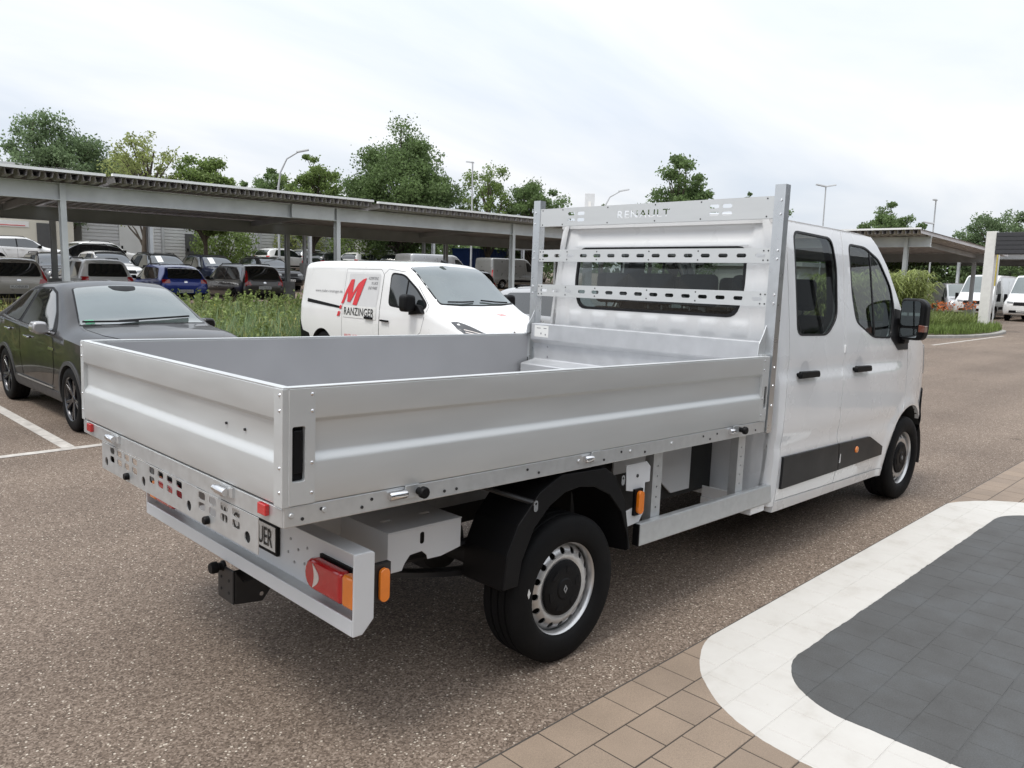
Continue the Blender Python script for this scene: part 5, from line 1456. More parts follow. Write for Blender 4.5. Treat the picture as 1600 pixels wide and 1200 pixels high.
# ---- simpler parked cars: three body kinds
def make_car(kind, m, rear_lamps='side', label='', group='cars parked under the carports', roofm=None):
    if kind == 'suv':
        st = [(0.0, .50, .82, .90, .66, .64, .52), (.05, .40, .95, 1.10, .82, .80, .66), (.16, .32, 1.0, 1.30, .88, .87, .66), (.36, .28, 1.02, 1.58, .90, .89, .63), (.60, .27, 1.02, 1.65, .90, .89, .62), (1.6, .26, 1.0, 1.69, .90, .885, .62),
              (2.2, .26, .98, 1.66, .90, .88, .62), (2.55, .26, .98, 1.53, .90, .88, .64), (3.05, .26, .98, 1.17, .905, .88, .74), (3.2, .26, .97, 1.11, .905, .875, .76), (3.85, .28, .93, 1.05, .89, .85, .74), (4.15, .32, .84, .97, .83, .79, .66), (4.29, .40, .70, .80, .70, .66, .52), (4.34, .48, .62, .68, .58, .55, .42)]
        ln, ax, wz = 4.34, (.82, 3.48), dict(rw=[(.15, 1.08), (.15, 1.52)], side=[(.42, 1.09), (2.95, 1.04), (2.5, 1.50), (2.2, 1.585), (.60, 1.56)], ws=(2.28, 3.06, .60, .72), tl=(.93, 1.08, .62, .84))
    elif kind == 'estate':
        st = [(0.0, .46, .80, .90, .66, .64, .50), (.05, .36, .94, 1.12, .81, .79, .64), (.14, .30, .98, 1.32, .86, .85, .66), (.30, .26, 1.0, 1.52, .88, .87, .63), (.55, .25, 1.0, 1.60, .88, .87, .62), (1.6, .24, .98, 1.645, .88, .87, .615),
              (2.6, .24, .96, 1.62, .88, .865, .61), (2.95, .24, .95, 1.48, .88, .86, .63), (3.45, .24, .94, 1.10, .885, .855, .72), (3.6, .24, .93, 1.05, .885, .85, .73), (4.15, .26, .87, .98, .86, .82, .70), (4.42, .30, .78, .88, .78, .74, .60), (4.52, .38, .66, .74, .66, .62, .48), (4.55, .46, .60, .66, .55, .52, .40)]
        ln, ax, wz = 4.55, (.85, 3.72), dict(rw=[(.12, 1.06), (.12, 1.48)], side=[(.34, 1.07), (3.30, 1.0), (2.88, 1.44), (2.5, 1.545), (.55, 1.51)], ws=(2.68, 3.46, .59, .70), tl=(.78, 1.42, .70, .82))
    elif kind == 'hatch':
        st = [(0.0, .46, .80, .88, .64, .62, .50), (.05, .36, .92, 1.08, .80, .78, .64), (.14, .30, .96, 1.25, .86, .85, .64), (.40, .25, .98, 1.44, .88, .87, .60), (.75, .24, .98, 1.52, .88, .87, .60), (1.5, .23, .96, 1.56, .88, .865, .60),
              (2.1, .23, .94, 1.53, .88, .86, .60), (2.4, .23, .93, 1.42, .88, .855, .62), (2.95, .23, .92, 1.06, .885, .85, .71), (3.1, .23, .91, 1.02, .885, .845, .72), (3.65, .26, .85, .95, .86, .815, .69), (3.92, .30, .76, .85, .78, .74, .60), (4.03, .38, .64, .72, .66, .62, .48), (4.07, .46, .58, .64, .55, .52, .40)]
        ln, ax, wz = 4.07, (.72, 3.32), dict(rw=[(.14, 1.05), (.14, 1.42)], side=[(.46, 1.04), (2.82, .98), (2.4, 1.37), (2.05, 1.46), (.78, 1.42)], ws=(2.16, 2.96, .58, .68), tl=(.88, 1.02, .56, .82))
    else:   # van
        st = [(0.0, .50, 1.2, 2.20, .88, .88, .72), (.05, .42, 1.2, 2.40, .95, .95, .80), (.2, .36, 1.2, 2.46, .985, .985, .86), (3.4, .34, 1.2, 2.48, .985, .985, .85), (3.75, .34, 1.2, 2.42, .985, .98, .82), (4.2, .34, 1.2, 2.05, .985, .975, .82), (4.75, .34, 1.18, 1.50, .985, .965, .84), (4.95, .34, 1.12, 1.36, .98, .95, .83),
              (5.30, .34, 1.04, 1.22, .95, .91, .78), (5.47, .36, .92, 1.05, .86, .82, .68), (5.55, .42, .76, .86, .72, .68, .56)]
        ln, ax, wz = 5.55, (1.0, 4.62), dict(rw=None, side=[(3.62, 2.16), (3.95, 2.14), (4.25, 1.90), (4.62, 1.50), (4.5, 1.38), (3.66, 1.42)], ws=(3.86, 4.76, .72, .80), tl=(.9, 1.5, .86, .93))
    L = Loft(st, crown=0.03, rad=0.11)
    root = empty('parked_car' if kind != 'van' else 'parked_van', (0, 0, 0), 0, label, 'car' if kind != 'van' else 'van', group)
    body_with_arches(L, root, m, ax, 0.38 if kind != 'van' else .42, 0.58, n=40)
    top_z = L.top(ln * .4, 0)
    for sgn in (-1, 1):
        sp = rounded(wz['side'], 0.06)
        sd = side_patch(L, root, 'side_window', sp, GLASSD, sgn, 0.006, 0.12)
        if kind != 'van':
            xm = 1.62 if kind != 'estate' else 1.75
            side_patch(L, sd, 'window_pillar', [(xm - .03, 1.02), (xm + .03, 1.02), (xm + .03, L.top(xm, .5) - .11), (xm - .03, L.top(xm, .5) - .11)], BLACKP, sgn, 0.011, 0.12)
            for dx_ in (0.0, 0.55 * (1 if kind != 'hatch' else 1)):
                pass
            gap_line(L, root, [(xm, 1.0), (xm, .42), (xm + 1.05, .42), (xm + 1.16, .95)], sgn, 0.012)
            gap_line(L, root, [(xm, .42), (xm - .42, .42), (xm - .62, .78), (xm - .70, 1.0)], sgn, 0.012)
            for hx in (xm + .12, xm - .50):
                G().bx(hx, hx + .18, sgn * (L.hw(hx, .90) + .008), sgn * (L.hw(hx, .90) + .035), .885, .91).build('door_handle', m if kind != 'suv' else BLACKP, root)
            side_patch(L, root, 'sill_cladding', [(ax[0] + .42, .30), (ax[1] - .42, .30), (ax[1] - .42, .40), (ax[0] + .42, .40)], BLACKP, sgn, 0.008, 0.15)
            if kind in ('suv', 'estate', 'hatch'):
                rx0, rx1 = wz['side'][4][0] + .1, wz['ws'][0] - .1
                yy = .565
                G().tube([(rx0, sgn * yy, L.top(rx0, yy) - .01), (rx0 + .1, sgn * yy, L.top(rx0 + .1, yy) + .05), (rx1 - .1, sgn * yy, L.top(rx1 - .1, yy) + .05), (rx1, sgn * yy, L.top(rx1, yy) - .01)], 0.016, 6).build('roof_rail', BLACKP, root)
        else:
            gap_line(L, root, [(3.45, 2.30), (3.45, .45)], sgn, 0.012); gap_line(L, root, [(2.1, 2.2), (2.1, .5)], sgn, 0.012)
            side_patch(L, root, 'side_cladding', [(1.5, .55), (4.1, .55), (4.1, .70), (1.5, .72)], BLACKP, sgn, 0.010, 0.15)
        mx0 = wz['ws'][1] - .30
        G().prism(rounded([(sgn * (L.hw(mx0, 1.0) - .02), 1.0), (sgn * (L.hw(mx0, 1.0) + .16), 1.0), (sgn * (L.hw(mx0, 1.0) + .17), 1.13 if kind != 'van' else 1.45), (sgn * (L.hw(mx0, 1.0) + .02), 1.14 if kind != 'van' else 1.45)], 0.03), 0, mx0 - .06, mx0 + .08).build('mirror', BLACKP, root, bevel=0.02)
        z0_, z1_, y0_, y1_ = wz['tl']
        if kind == 'estate':
            end_patch(L, root, 'tail_light', rounded([(sgn * .74, .80), (sgn * .80, .82), (sgn * .80, .95), (sgn * .70, 1.40), (sgn * .655, 1.40), (sgn * .69, 1.0)], 0.01), RED, False, 0.010, 0.05)
            end_patch(L, root, 'tail_light', rounded([(sgn * .56, .84), (sgn * .79, .84), (sgn * .79, .98), (sgn * .60, .98)], 0.01), RED, False, 0.012, 0.05)
        else:
            end_patch(L, root, 'tail_light', rounded([(sgn * y0_, z0_), (sgn * y1_, z0_), (sgn * y1_, z1_), (sgn * y0_, z1_)], 0.03), RED, False, 0.010, 0.05)
        zf = .80 if kind != 'van' else 1.0
        zf = {'suv': .82, 'estate': .72, 'hatch': .70, 'van': .98}[kind]
        end_patch(L, root, 'headlight', rounded([(sgn * .42, zf - .02), (sgn * .74, zf), (sgn * .76, zf + .09), (sgn * .46, zf + .07)], 0.02), mat('van_headlamp', (0.25, 0.26, 0.27), 0.08), True, 0.010, 0.05)
    a, b_, ya, yb = wz['ws']
    top_patch(L, root, 'windscreen', rounded([(a, -ya), (b_, -yb), (b_ + .05, 0), (b_, yb), (a, ya), (a - .02, 0)], 0.05), GLASSW if kind == 'van' else GLASSD, 0.006, 0.10)
    if wz['rw']:
        (q, z0_), (q2, z1_) = wz['rw']
        end_patch(L, root, 'rear_window', rounded([(-.64, z0_), (.64, z0_), (.54, z1_), (-.54, z1_)], 0.08), GLASSD, False, 0.008, 0.09)
        end_patch(L, root, 'rear_bumper', rounded([(-.80, .38), (.80, .38), (.80, .52), (-.80, .52)], 0.03), BLACKP, False, 0.012, 0.08)
        x_ = L.end(0, .74, False)
        plate_on(root, x_ - .016, .74 if kind != 'hatch' else .60, -1)
        em = end_patch(L, root, 'tail_emblem', rounded([(-.06, .90), (.06, .90), (.05, .97), (-.05, .97)], 0.01), CHROME, False, 0.012, 0.05)
    end_patch(L, root, 'grille', rounded([(-.44, {'suv': .76, 'estate': .66, 'hatch': .64, 'van': .86}[kind] ), (.44, {'suv': .76, 'estate': .66, 'hatch': .64, 'van': .86}[kind]), (.42, {'suv': .90, 'estate': .78, 'hatch': .76, 'van': 1.04}[kind]), (-.42, {'suv': .90, 'estate': .78, 'hatch': .76, 'van': 1.04}[kind])], 0.03), BLACKP, True, 0.010, 0.06)
    end_patch(L, root, 'front_bumper', rounded([(-.62, .46), (.62, .46), (.60, .60), (-.60, .60)], 0.03), BLACKP, True, 0.010, 0.08)
    plate_on(root, L.end(0, .55, True) + .012, .56, 1)
    w = alloy_wheel('wheel', root, 0.335, 0.21, 0.215, 5, kind == 'estate', seg=24)
    place_wheels(root, w, ax, 0.78 if kind != 'van' else .86, 0.335)
    return root, ln, m, L

def put_car(proto, x, y, face, label, newm=None, z=None, group=None, first=False):
    """x, y: middle of the end of the car that faces us; face: heading angle"""
    root, ln, m, L_ = proto
    if first: c = root
    else: c = copy_tree(root, None, {m: newm} if newm else None)
    if label: c['label'] = label
    if group: c['group'] = group
    c.location = (x, y, gz(y) if z is None else z)
    c.rotation_euler = (math.atan(0.05) * 0, 0, face)
    return c

P_white = paint('white', (0.78, 0.78, 0.77), 0.0)
P_blue = paint('blue', (0.012, 0.035, 0.26), 0.45)
P_beige = paint('beige', (0.46, 0.43, 0.38), 0.3)
P_brown = paint('brown', (0.055, 0.048, 0.044), 0.5)
P_black = paint('deep_black', (0.014, 0.014, 0.016), 0.4)
P_navy = paint('navy', (0.015, 0.022, 0.05), 0.5)
P_dark = paint('anthracite', (0.035, 0.036, 0.038), 0.5)
P_silver = paint('silver', (0.48, 0.48, 0.48), 0.6)
P_grey = paint('grey', (0.30, 0.30, 0.29), 0.4)
suv = make_car('suv', P_white)
est = make_car('estate', P_beige)
hat = make_car('hatch', P_blue)
vanp = make_car('van', P_white, group='white vans parked by the far entrance')
UP = PI / 2; DN = -PI / 2
ga = 'cars parked with their tails to the verge'
put_car(suv, 6.62, 25.8, UP, 'white compact off-roader seen from behind, left of the blue hatchback', first=True, group=ga)
put_car(est, 3.85, 25.4, UP, 'beige estate car at the far left under the carport', first=True, group=ga)
put_car(hat, 9.25, 25.8, UP, 'bright blue hatchback seen from behind under the carport', first=True, group=ga)
put_car(est, 12.35, 25.8, UP, 'dark brown estate car with tall red tail lamps beside the weeds', P_brown, group=ga)
put_car(est, 25.2, 27.0, UP, 'dark estate car seen past the roof of the sign-written van', P_dark, group=ga)
gb_ = 'cars parked nose towards the verge'
def front_car(proto, x, y, label, m, dz=0.0):
    # nose end at (x, y), heading towards -y
    c = put_car(proto, x, y + proto[1], DN, label, m, group=gb_); c.location.z = gz(y) + dz
    return c
front_car(suv, 6.9, 31.0, 'black off-roader nose-on between the beige and the white car', P_black)
front_car(suv, 9.3, 32.0, 'white off-roader nose-on behind the white compact one', P_white)
pc1 = front_car(suv, 11.6, 32.0, 'anthracite off-roader with paper price sheet, behind the blue hatchback', P_dark)
pc2 = front_car(suv, 14.0, 32.0, 'navy off-roader with paper price sheet between two tree trunks', P_navy)
front_car(suv, 16.9, 32.0, 'black off-roader nose-on behind the dark brown estate', P_black)
for pc in (pc1, pc2):
    top_patch(suv[3], pc, 'price_sheet', [(2.55, -.45), (2.92, -.45), (2.92, -.20), (2.55, -.20)], PLATEW, 0.012, 0.1)
front_car(est, 27.4, 33.0, 'anthracite estate nose-on behind the silver passenger van', P_dark)
gc = 'cars on the far row by the warehouse'
put_car(hat, 6.6, 45.5, 0.0, 'white hatchback side-on in front of the pale building', P_white, group=gc)
put_car(hat, 10.3, 43.6, 0.25, 'white hatchback at the far left beyond the carport posts', P_white, group=gc)
put_car(hat, 11.6, 39.0, PI - 0.1, 'black hatchback side-on in front of the corrugated wall', P_black, group=gc)
gd = 'pale cars far beyond the carport'
for i, (x, y, m, lab) in enumerate(((23.0, 47.0, P_white, 'white hatchback far off beside the street lamp'), (26.3, 48.5, P_silver, 'silver hatchback far off right of the street lamp'), (29.2, 46.0, P_white, 'white hatchback far off above the panel van roof'), (24.0, 42.0, P_black, 'black hatchback far off above the rear of the panel van'), (31.0, 43.5, P_black, 'black hatchback far off by the white shed'))):
    put_car(hat, x, y, 0.2 + 0.1 * i, lab, m, group=gd)
# vans
v1 = put_car(vanp, 47.0 + 5.55, 10.35, PI, 'white van nose-on left of the pale entrance pillar', first=True, z=0.0)
v2 = put_car(vanp, 46.5 + 5.55, 7.75, PI, 'white van nose-on right of the pale entrance pillar', z=0.0)
v3 = put_car(vanp, 54.5, 13.9, PI + 0.5, 'silver van under the right-hand carport behind the tall grass', P_silver, z=0.0, group='vans under the carports')
v3.scale = (0.85, 0.92, 0.80)
v4 = put_car(vanp, 25.3, 34.2, 0.0, 'silver passenger van side-on under the carport', P_silver, group='vans under the carports')
v4.scale = (0.90, 0.95, 0.80)
v5 = put_car(vanp, 32.0, 34.6, 0.0, 'grey van side-on under the carport near the headboard', P_grey, group='vans under the carports')
v5.scale = (0.85, 0.95, 0.78)
wc = put_car(hat, 9.7, 5.4 + 4.07, DN, 'silver hatchback behind the bonnet of the sign-written van', P_silver, group='cars parked nose towards the truck')
put_car(vanp, -4.3, 5.4 + 5.55, DN, 'grey van parked in the bay left of the black car', P_grey, group='vans in the bays beside the truck')
# ------------------------------------------------------------------ carports
STEELP = mat('carport_steel', (0.62, 0.635, 0.64), 0.55, metal=0.2, var=0.12, scale=1.6, dirt=0.25, dirtcol=(0.42, 0.42, 0.42))
STEELD = mat('carport_steel_dark', (0.44, 0.45, 0.455), 0.6, metal=0.2, var=0.12, scale=1.6, dirt=0.25, dirtcol=(0.28, 0.28, 0.28))  # darker tone for rear beams, rafters and lamp masts
SHEET = mat('corrugated_sheet_brownish', (0.54, 0.51, 0.50), 0.6, metal=0.1, var=0.12, scale=1.2, dirt=0.3, dirtcol=(0.36, 0.34, 0.33))
EDGE = mat('roof_edge_white', (0.86, 0.86, 0.85), 0.5, var=0.03)
def carport(name, label, X0, X1, yP, yQ, zP, zQ, postsP, postsQ, front_over=0.75, back_over=1.0, pitch=0.30, segs=None, xf=None, base=None, beam=0.46, roof_gap=0.02, group=None):
    """built along x, eave towards -y; zP, zQ undersides of the two beams"""
    root = empty(name, (0, 0, 0), 0, label, 'carport', group)
    if base is None: base = gz
    slope = (zQ - zP) / (yQ - yP)
    def zr(y): return zP + beam + roof_gap + (y - yP) * slope
    ya, yb = yP - front_over, yQ + back_over
    segs = segs or [(X0, X1)]
    for si, (a, b_) in enumerate(segs):
        g = G(); v = []; x = a; h = 0.16
        prof = []
        while x < b_:
            prof += [(x, h), (x + pitch * .30, h), (x + pitch * .42, 0.0), (x + pitch * .88, 0.0)]
            x += pitch
        prof = [(min(p[0], b_), p[1]) for p in prof]
        n = len(prof)
        for y in (ya, yb):
            for p in prof: v.append((p[0], y, zr(y) + p[1]))
        f = [(i, i + 1, n + i + 1, n + i) for i in range(n - 1)]
        g.add(v, f)
        dz = 0.03 * (si % 2)
        rs = g.build('roof_sheet', SHEET, root, xf=xf)
        rs.location.z = dz
        G().bx(a + 0.05, b_ - 0.05, ya - 0.03, ya + 0.10, zr(ya) + h + 0.005, zr(ya) + h + 0.075).build('eave_trim', EDGE, rs, xf=xf)
        G().add([(a, ya, zr(ya) + h + 0.004), (b_, ya, zr(ya) + h + 0.004), (b_, yb, zr(yb) + h + 0.004), (a, yb, zr(yb) + h + 0.004)], [(0, 1, 2, 3)]).build('roof_membrane', SHEET, rs, xf=xf)
    for y, z, m in ((yP, zP, STEELP), (yQ, zQ, STEELD)):
        # I-section beam
        g = G().bx(X0, X1, y - 0.10, y + 0.10, z, z + 0.03).bx(X0, X1, y - 0.10, y + 0.10, z + beam - 0.03, z + beam).bx(X0, X1, y - 0.015, y + 0.015, z + 0.0301, z + beam - 0.0301)
        g.build('beam', m, root, xf=xf)
    for plist, y, z, m in ((postsP, yP, zP, STEELP), (postsQ, yQ, zQ, STEELD)):
        for x in plist:
            b0 = base(y) - 0.1
            g = G().bx(x - 0.075, x + 0.075, y - 0.105, y - 0.09, b0, z + (beam if y == yP else 0)).bx(x - 0.075, x + 0.075, y + 0.09, y + 0.105, b0, z).bx(x - 0.012, x + 0.012, y - 0.0899, y + 0.0899, b0, z)
            p = g.build('post', m, root, xf=xf)
            G().bx(x - 0.22, x + 0.22, y - 0.22, y + 0.22, b0, base(y) + 0.95).build('post_guard', mat('concrete_guard', (0.30, 0.30, 0.30), 0.8, var=0.12, scale=3), p, xf=xf)
            if plist is postsP:
                k = (yQ - yP)
                G().prism([(yP + 0.12, zP + beam - 0.22), (yQ - 0.02, zQ + beam - 0.22), (yQ - 0.02, zQ + beam - 0.01), (yP + 0.12, zP + beam - 0.01)], 0, x - 0.05, x + 0.05).build('rafter', STEELD, root, xf=xf)
    x = X0 + 2.0
    while x < X1 - 2:
        for yy in (yP + (yQ - yP) * 0.55,):
            zz_ = zr(yy) - 0.09
            G().bx(x, x + 1.5, yy - 0.06, yy + 0.06, zz_, zz_ + 0.07).build('strip_lamp', mat('strip_lamp_body', (0.55, 0.55, 0.53), 0.4), root, xf=xf)
        x += 4.3
    return root
PP = [-4.6, 3.96, 12.55, 21.1, 29.6]
QQ = [-3.2, 5.35, 14.1, 22.7, 31.2]
ca = carport('carport', 'long grey steel carport with corrugated roof behind the parked van', -12, 31.5, 20.9, 27.2, 3.49, 3.24, PP, QQ, segs=[(-12, 4.9), (4.98, 13.6), (13.7, 31.5)])
G().bx(10.75, 12.35, 20.75, 20.79, 3.50, 3.94).build('beam_splice', STEELP, ca)
cb = carport('carport', 'second carport row behind the first, only its thin posts visible', -12, 38, 36.5, 39.5, 4.35, 4.25, [4.0, 12.0, 20.6, 29.4, 37.5], [5.0, 13, 22, 31, 39], segs=[(-12, 38)], beam=0.30, pitch=0.5)
# right-hand carport: same kind, turned so the eave runs along y
def turn(ox, oy):
    # local (x, y) -> world: eave direction along world y, depth along world x
    return lambda p: (ox + p[1], oy - p[0], p[2])
cc = carport('carport', 'small grey carport right of the cab beside the tall grass', -24, 0.75, 0, 9.5, 3.37, 3.02, [-20, -10.5, -0.2], [-20, -10.5, -0.2], front_over=1.2, back_over=2.2, xf=turn(32.6, 8.85), base=lambda y: 0.0, beam=0.42)
cd = carport('carport', 'far carport glimpsed between pillar and right-hand carport', -14, 4.5, 0, 7, 3.55, 3.3, [-12, -4, 4], [-12, -4, 4], front_over=1.0, back_over=1.5, xf=turn(54, 9.2), base=lambda y: 0.0, beam=0.40)

# ------------------------------------------------------------------ entrance gate, signs, lamps
PIL = mat('pillar_white', (0.76, 0.75, 0.72), 0.5, var=0.04, dirt=0.1)
gt = empty('entrance_gate', (33.2, 6.05, 0), 0, 'pale square pillar carrying a dark fascia beam at the right edge', 'gate')
G().bx(-.17, .17, -.18, .18, 0, 3.98).build('pillar', PIL, gt, bevel=0.01)
g = G().bx(-.20, .20, -7.5, -.19, 3.08, 3.93)
G().bx(-.20, .20, -7.5, -.185, 3.08, 3.93).build('fascia_beam', mat('fascia_dark', (0.045, 0.045, 0.05), 0.5, var=0.1), gt, bevel=0.01)
for k in range(5):
    G().bx(-.215, -.201, -7.5, -.186, 3.12 + k * .165, 3.25 + k * .165).build('fascia_slat', mat('fascia_dark', (0.045, 0.045, 0.05)), gt)
G().bx(-.17, .17, -7.5, -7.16, 0, 3.07).build('pillar', PIL, gt, bevel=0.01)
fl = empty('banner_pole', (36.4, 6.55, 0), 0, 'thin pole with a narrow yellow banner beside the pale pillar', 'banner')
G().lathe([(0.03, 0.0), (0.03, 3.4), (0.0001, 3.41)], 10, axis=2).build('pole', STEELP, fl)
G().bx(-.02, .02, .035, .55, 1.85, 3.35).build('banner', mat('banner_yellow', (0.62, 0.50, 0.10), 0.6, var=0.05), fl)
def lamp(x, y, h, label, kind='bend', d=(1, 0)):
    z0 = gz(y)
    o = empty('street_lamp', (x, y, z0), 0, label, 'street lamp', 'street lamps over the car park')
    H = h - z0
    if kind == 'bend':
        G().tube([(0, 0, 0), (0, 0, H * .72), (d[0] * .12, d[1] * .12, H * .84), (d[0] * .45, d[1] * .45, H * .94), (d[0] * 1.0, d[1] * 1.0, H * .99)], [.07, .055, .045, .04, .035], 8).build('mast', STEELD, o, smooth=60)
        h_ = G().prism([(-.11, 0), (.11, 0), (.08, .10), (-.08, .10)], 0, 0, .62).build('lamp_head', STEELD, o, bevel=0.03)
        h_.location = (d[0] * .95, d[1] * .95, H * .99 - .03); h_.rotation_euler = (0, R(-12), math.atan2(d[1], d[0]))
    else:
        G().tube([(0, 0, 0), (0, 0, H)], [.06, .04], 8).build('mast', STEELD, o, smooth=60)
        for s_ in (-1, 1) if kind == 'twin' else (1,):
            hh = G().prism([(-.12, 0), (.12, 0), (.09, .09), (-.09, .09)], 0, 0, .65).build('lamp_head', STEELD, o, bevel=0.02)
            hh.location = (0, 0, H - .02 - (1.5 if (kind == 'camera' ) else 0)); hh.rotation_euler = (0, R(-10), math.atan2(d[1], d[0]) + (0 if s_ > 0 else PI))
        if kind == 'camera':
            q = G().prism([(-.12, 0), (.12, 0), (.09, .09), (-.09, .09)], 0, 0, .5).build('lamp_head', STEELD, o, bevel=0.02); q.location = (0, 0, H - .05); q.rotation_euler = (0, 0, math.atan2(d[1], d[0]) + 1.0)
    return o
lamp(17.55, 34.3, 7.75, 'curved grey street lamp above the left carport roof', 'bend', (.75, -.66))
lamp(28.1, 31.4, 8.1, 'thin lamp mast in front of the round tree', 'top', (.2, .9))
lamp(33.2, 26.0, 6.75, 'lamp head peeping over the top of the headboard', 'bend', (.75, -.66))
lamp(47.4, 19.4, 7.86, 'slim twin-head lamp behind the cab roof', 'twin', (.75, -.66))
lamp(52.3, 14.4, 7.2, 'lamp mast with two heads right of the cab', 'camera', (-.6, .75))
py = empty('sign_pylon', (28.8, 23.2, gz(23.2)), 0.8, 'white sign pylon peeping over the left part of the headboard', 'sign')
G().bx(-.06, .06, -.24, .24, .02, 5.75).build('sign_board', mat('pylon_white', (0.62, 0.63, 0.63), 0.4, var=0.04), py, bevel=0.01)
G().bx(-.075, -.0605, -.07, .07, 4.6, 5.35).build('sign_mark', PIL, py)

# ------------------------------------------------------------------ buildings
WALLW = mat('cladding_white', (0.62, 0.62, 0.60), 0.55, var=0.05, scale=0.8, dirt=0.15)
WALLG = mat('cladding_grey', (0.60, 0.60, 0.60), 0.5, metal=0.2, var=0.05, scale=0.8)
WALLC = mat('render_cream', (0.64, 0.61, 0.52), 0.8, var=0.05, scale=0.7, dirt=0.12)
def ribbed_hall(label, x0, x1, y, z0, h, depth, m):
    o = empty('warehouse', (x0, y, z0), 0, label, 'building')
    w = x1 - x0
    g = G(); n = int(h / 0.22); v = []; prof = []
    for k in range(n + 1):
        z = k * 0.22; prof += [(0.0, z), (0.0, z + .14), (0.05, z + .16), (0.05, z + .20)]
    c = len(prof)
    v = [(0, p[0], p[1]) for p in prof] + [(w, p[0], p[1]) for p in prof]
    g.add(v, [(i, c + i, c + i + 1, i + 1) for i in range(c - 1)])
    g.bx(0, w, .1, depth, 0, h)
    g.build('wall', m, o)
    G().bx(-.1, w + .1, -.12, depth + .1, h + .23, h + .45).build('roof_edge', WALLG, o)
    return o, w
wh, ww = ribbed_hall('long warehouse with horizontally ribbed silver cladding behind the trees', 13.5, 34.0, 52.0, 1.9, 4.6, 14, WALLG)
for k, x in enumerate((2.2, 6.5, 9.2, 14.0)):
    d = G().bx(x, x + (1.0 if k % 2 else 2.2), -.06, .04, .02, 2.2 if k % 2 else 2.6).build('door', WALLW if k % 2 == 0 else mat('door_dark', (0.08, 0.08, 0.08), 0.5), wh)
    G().bx(x + .1, x + .2, -.10, -.06, 1.0, 1.2).build('handle', BLACKP, d)
for x in (4.9, 11.9, 17.0):
    q = G().bx(x, x + .16, -.16, -.01, 0, 4.6).build('downpipe', STEELD, wh)
ch = empty('office_building', (-2, 50.5, 1.8), 0, 'cream office building with red lettering band at the far left', 'building')
G().bx(0, 14.6, 0, 10, 0, 5.4).build('wall', WALLC, ch)
G().bx(-.2, 14.8, -.2, 10.2, 5.4, 5.75).build('roof_edge', WALLG, ch)
for x in (1.0, 3.4, 5.8, 8.2):
    for z in (.9, 3.2):
        w_ = G().bx(x, x + 1.4, -.05, .05, z, z + 1.4).build('window', mat('window_frame_white', (0.7, 0.7, 0.68), 0.5), ch)
        G().bx(x + .08, x + 1.32, -.07, -.045, z + .08, z + 1.32).build('pane', GLASSD, w_)
d = G().bx(12.6, 13.6, -.05, .05, 0.02, 2.4).build('door', mat('door_dark', (0.08, 0.08, 0.08), 0.5), ch)
G().bx(10.4, 12.2, -.05, -.005, 2.1, 2.45).build('sign_band', PIL, ch)
G().bx(10.6, 12.0, -.07, -.051, 2.17, 2.21).build('sign_stripe', REDINK, ch)
sh = empty('shed', (33.6, 50.0, 2.0), 0, 'small white shed behind the carport beside the dark hedge', 'building')
G().bx(0, 4, 0, 4, 0, 2.6).build('wall', WALLW, sh)
G().prism([(-.2, 2.6), (4.2, 2.6), (4.0, 3.0), (0, 3.0)], 1, -.2, 4.2).build('roof', WALLG, sh)
G().bx(.8, 1.8, -.05, .05, .02, 2.1).build('door', mat('door_grey', (0.3, 0.3, 0.3), 0.5), sh)
bc = empty('blue_container', (36.5, 40.6, gz(40.6) - .3), 0, 'dark blue container in the shade behind the silver van', 'container')
BLU = mat('container_blue', (0.02, 0.05, 0.18), 0.5, var=0.1)
g = G(); k = 0
v = []; prof = []
x = 0
while x < 6:
    prof += [(x, 0), (x + .1, 0), (x + .15, .05), (x + .25, .05)]; x += .3
n = len(prof)
g.add([(p[0], p[1], .1) for p in prof] + [(p[0], p[1], 2.6) for p in prof], [(i, i + 1, n + i + 1, n + i) for i in range(n - 1)])
g.bx(0, 6, .06, 2.4, .1, 2.6).build('wall', BLU, bc)
G().bx(-.05, 6.05, -.03, 2.45, 2.601, 2.7).build('top_frame', BLU, bc)
G().bx(-.05, 6.05, -.03, 2.45, 0, .099).build('bottom_frame', BLU, bc)
sl = empty('low_shed', (50, 22, 0), 0, 'long low pale building behind the right-hand carport', 'building')
G().bx(0, 24, 0, 8, 0, 2.9).build('wall', WALLW, sl)
G().bx(-.3, 24.3, -.3, 8.3, 2.9, 3.2).build('roof_edge', WALLG, sl)

# ------------------------------------------------------------------ trees
def leafmat(name, col, tr=0.48):
    return mat(name, col, 0.55, var=0.22, scale=0.55, island=0.38, trans=tr, spec=0.3)
LEAF_A = leafmat('leaves_mid_green', (0.185, 0.255, 0.080))
LEAF_B = leafmat('leaves_dark_green', (0.140, 0.205, 0.078))
LEAF_C = leafmat('leaves_yellow_green', (0.270, 0.310, 0.110))
LEAF_D = leafmat('leaves_blue_green', (0.165, 0.230, 0.115))
BARK = mat('bark', (0.085, 0.068, 0.052), 0.9, var=0.3, scale=3, bump=0.5, bscale=14)
def leaf_quads(P, size, r_, flat=0.0):
    n = len(P)
    a = r_.normal(size=(n, 3)); a /= np.linalg.norm(a, axis=1)[:, None]
    b = r_.normal(size=(n, 3)); b -= (b * a).sum(1)[:, None] * a; b /= np.linalg.norm(b, axis=1)[:, None]
    s = size * r_.uniform(0.6, 1.4, size=(n, 1))
    c = np.cross(a, b)
    v = np.stack([P - a * s * .5, P - b * s * .30 + c * s * .08, P + a * s * .5, P + b * s * .30 + c * s * .08], 1).reshape(-1, 3)
    return v
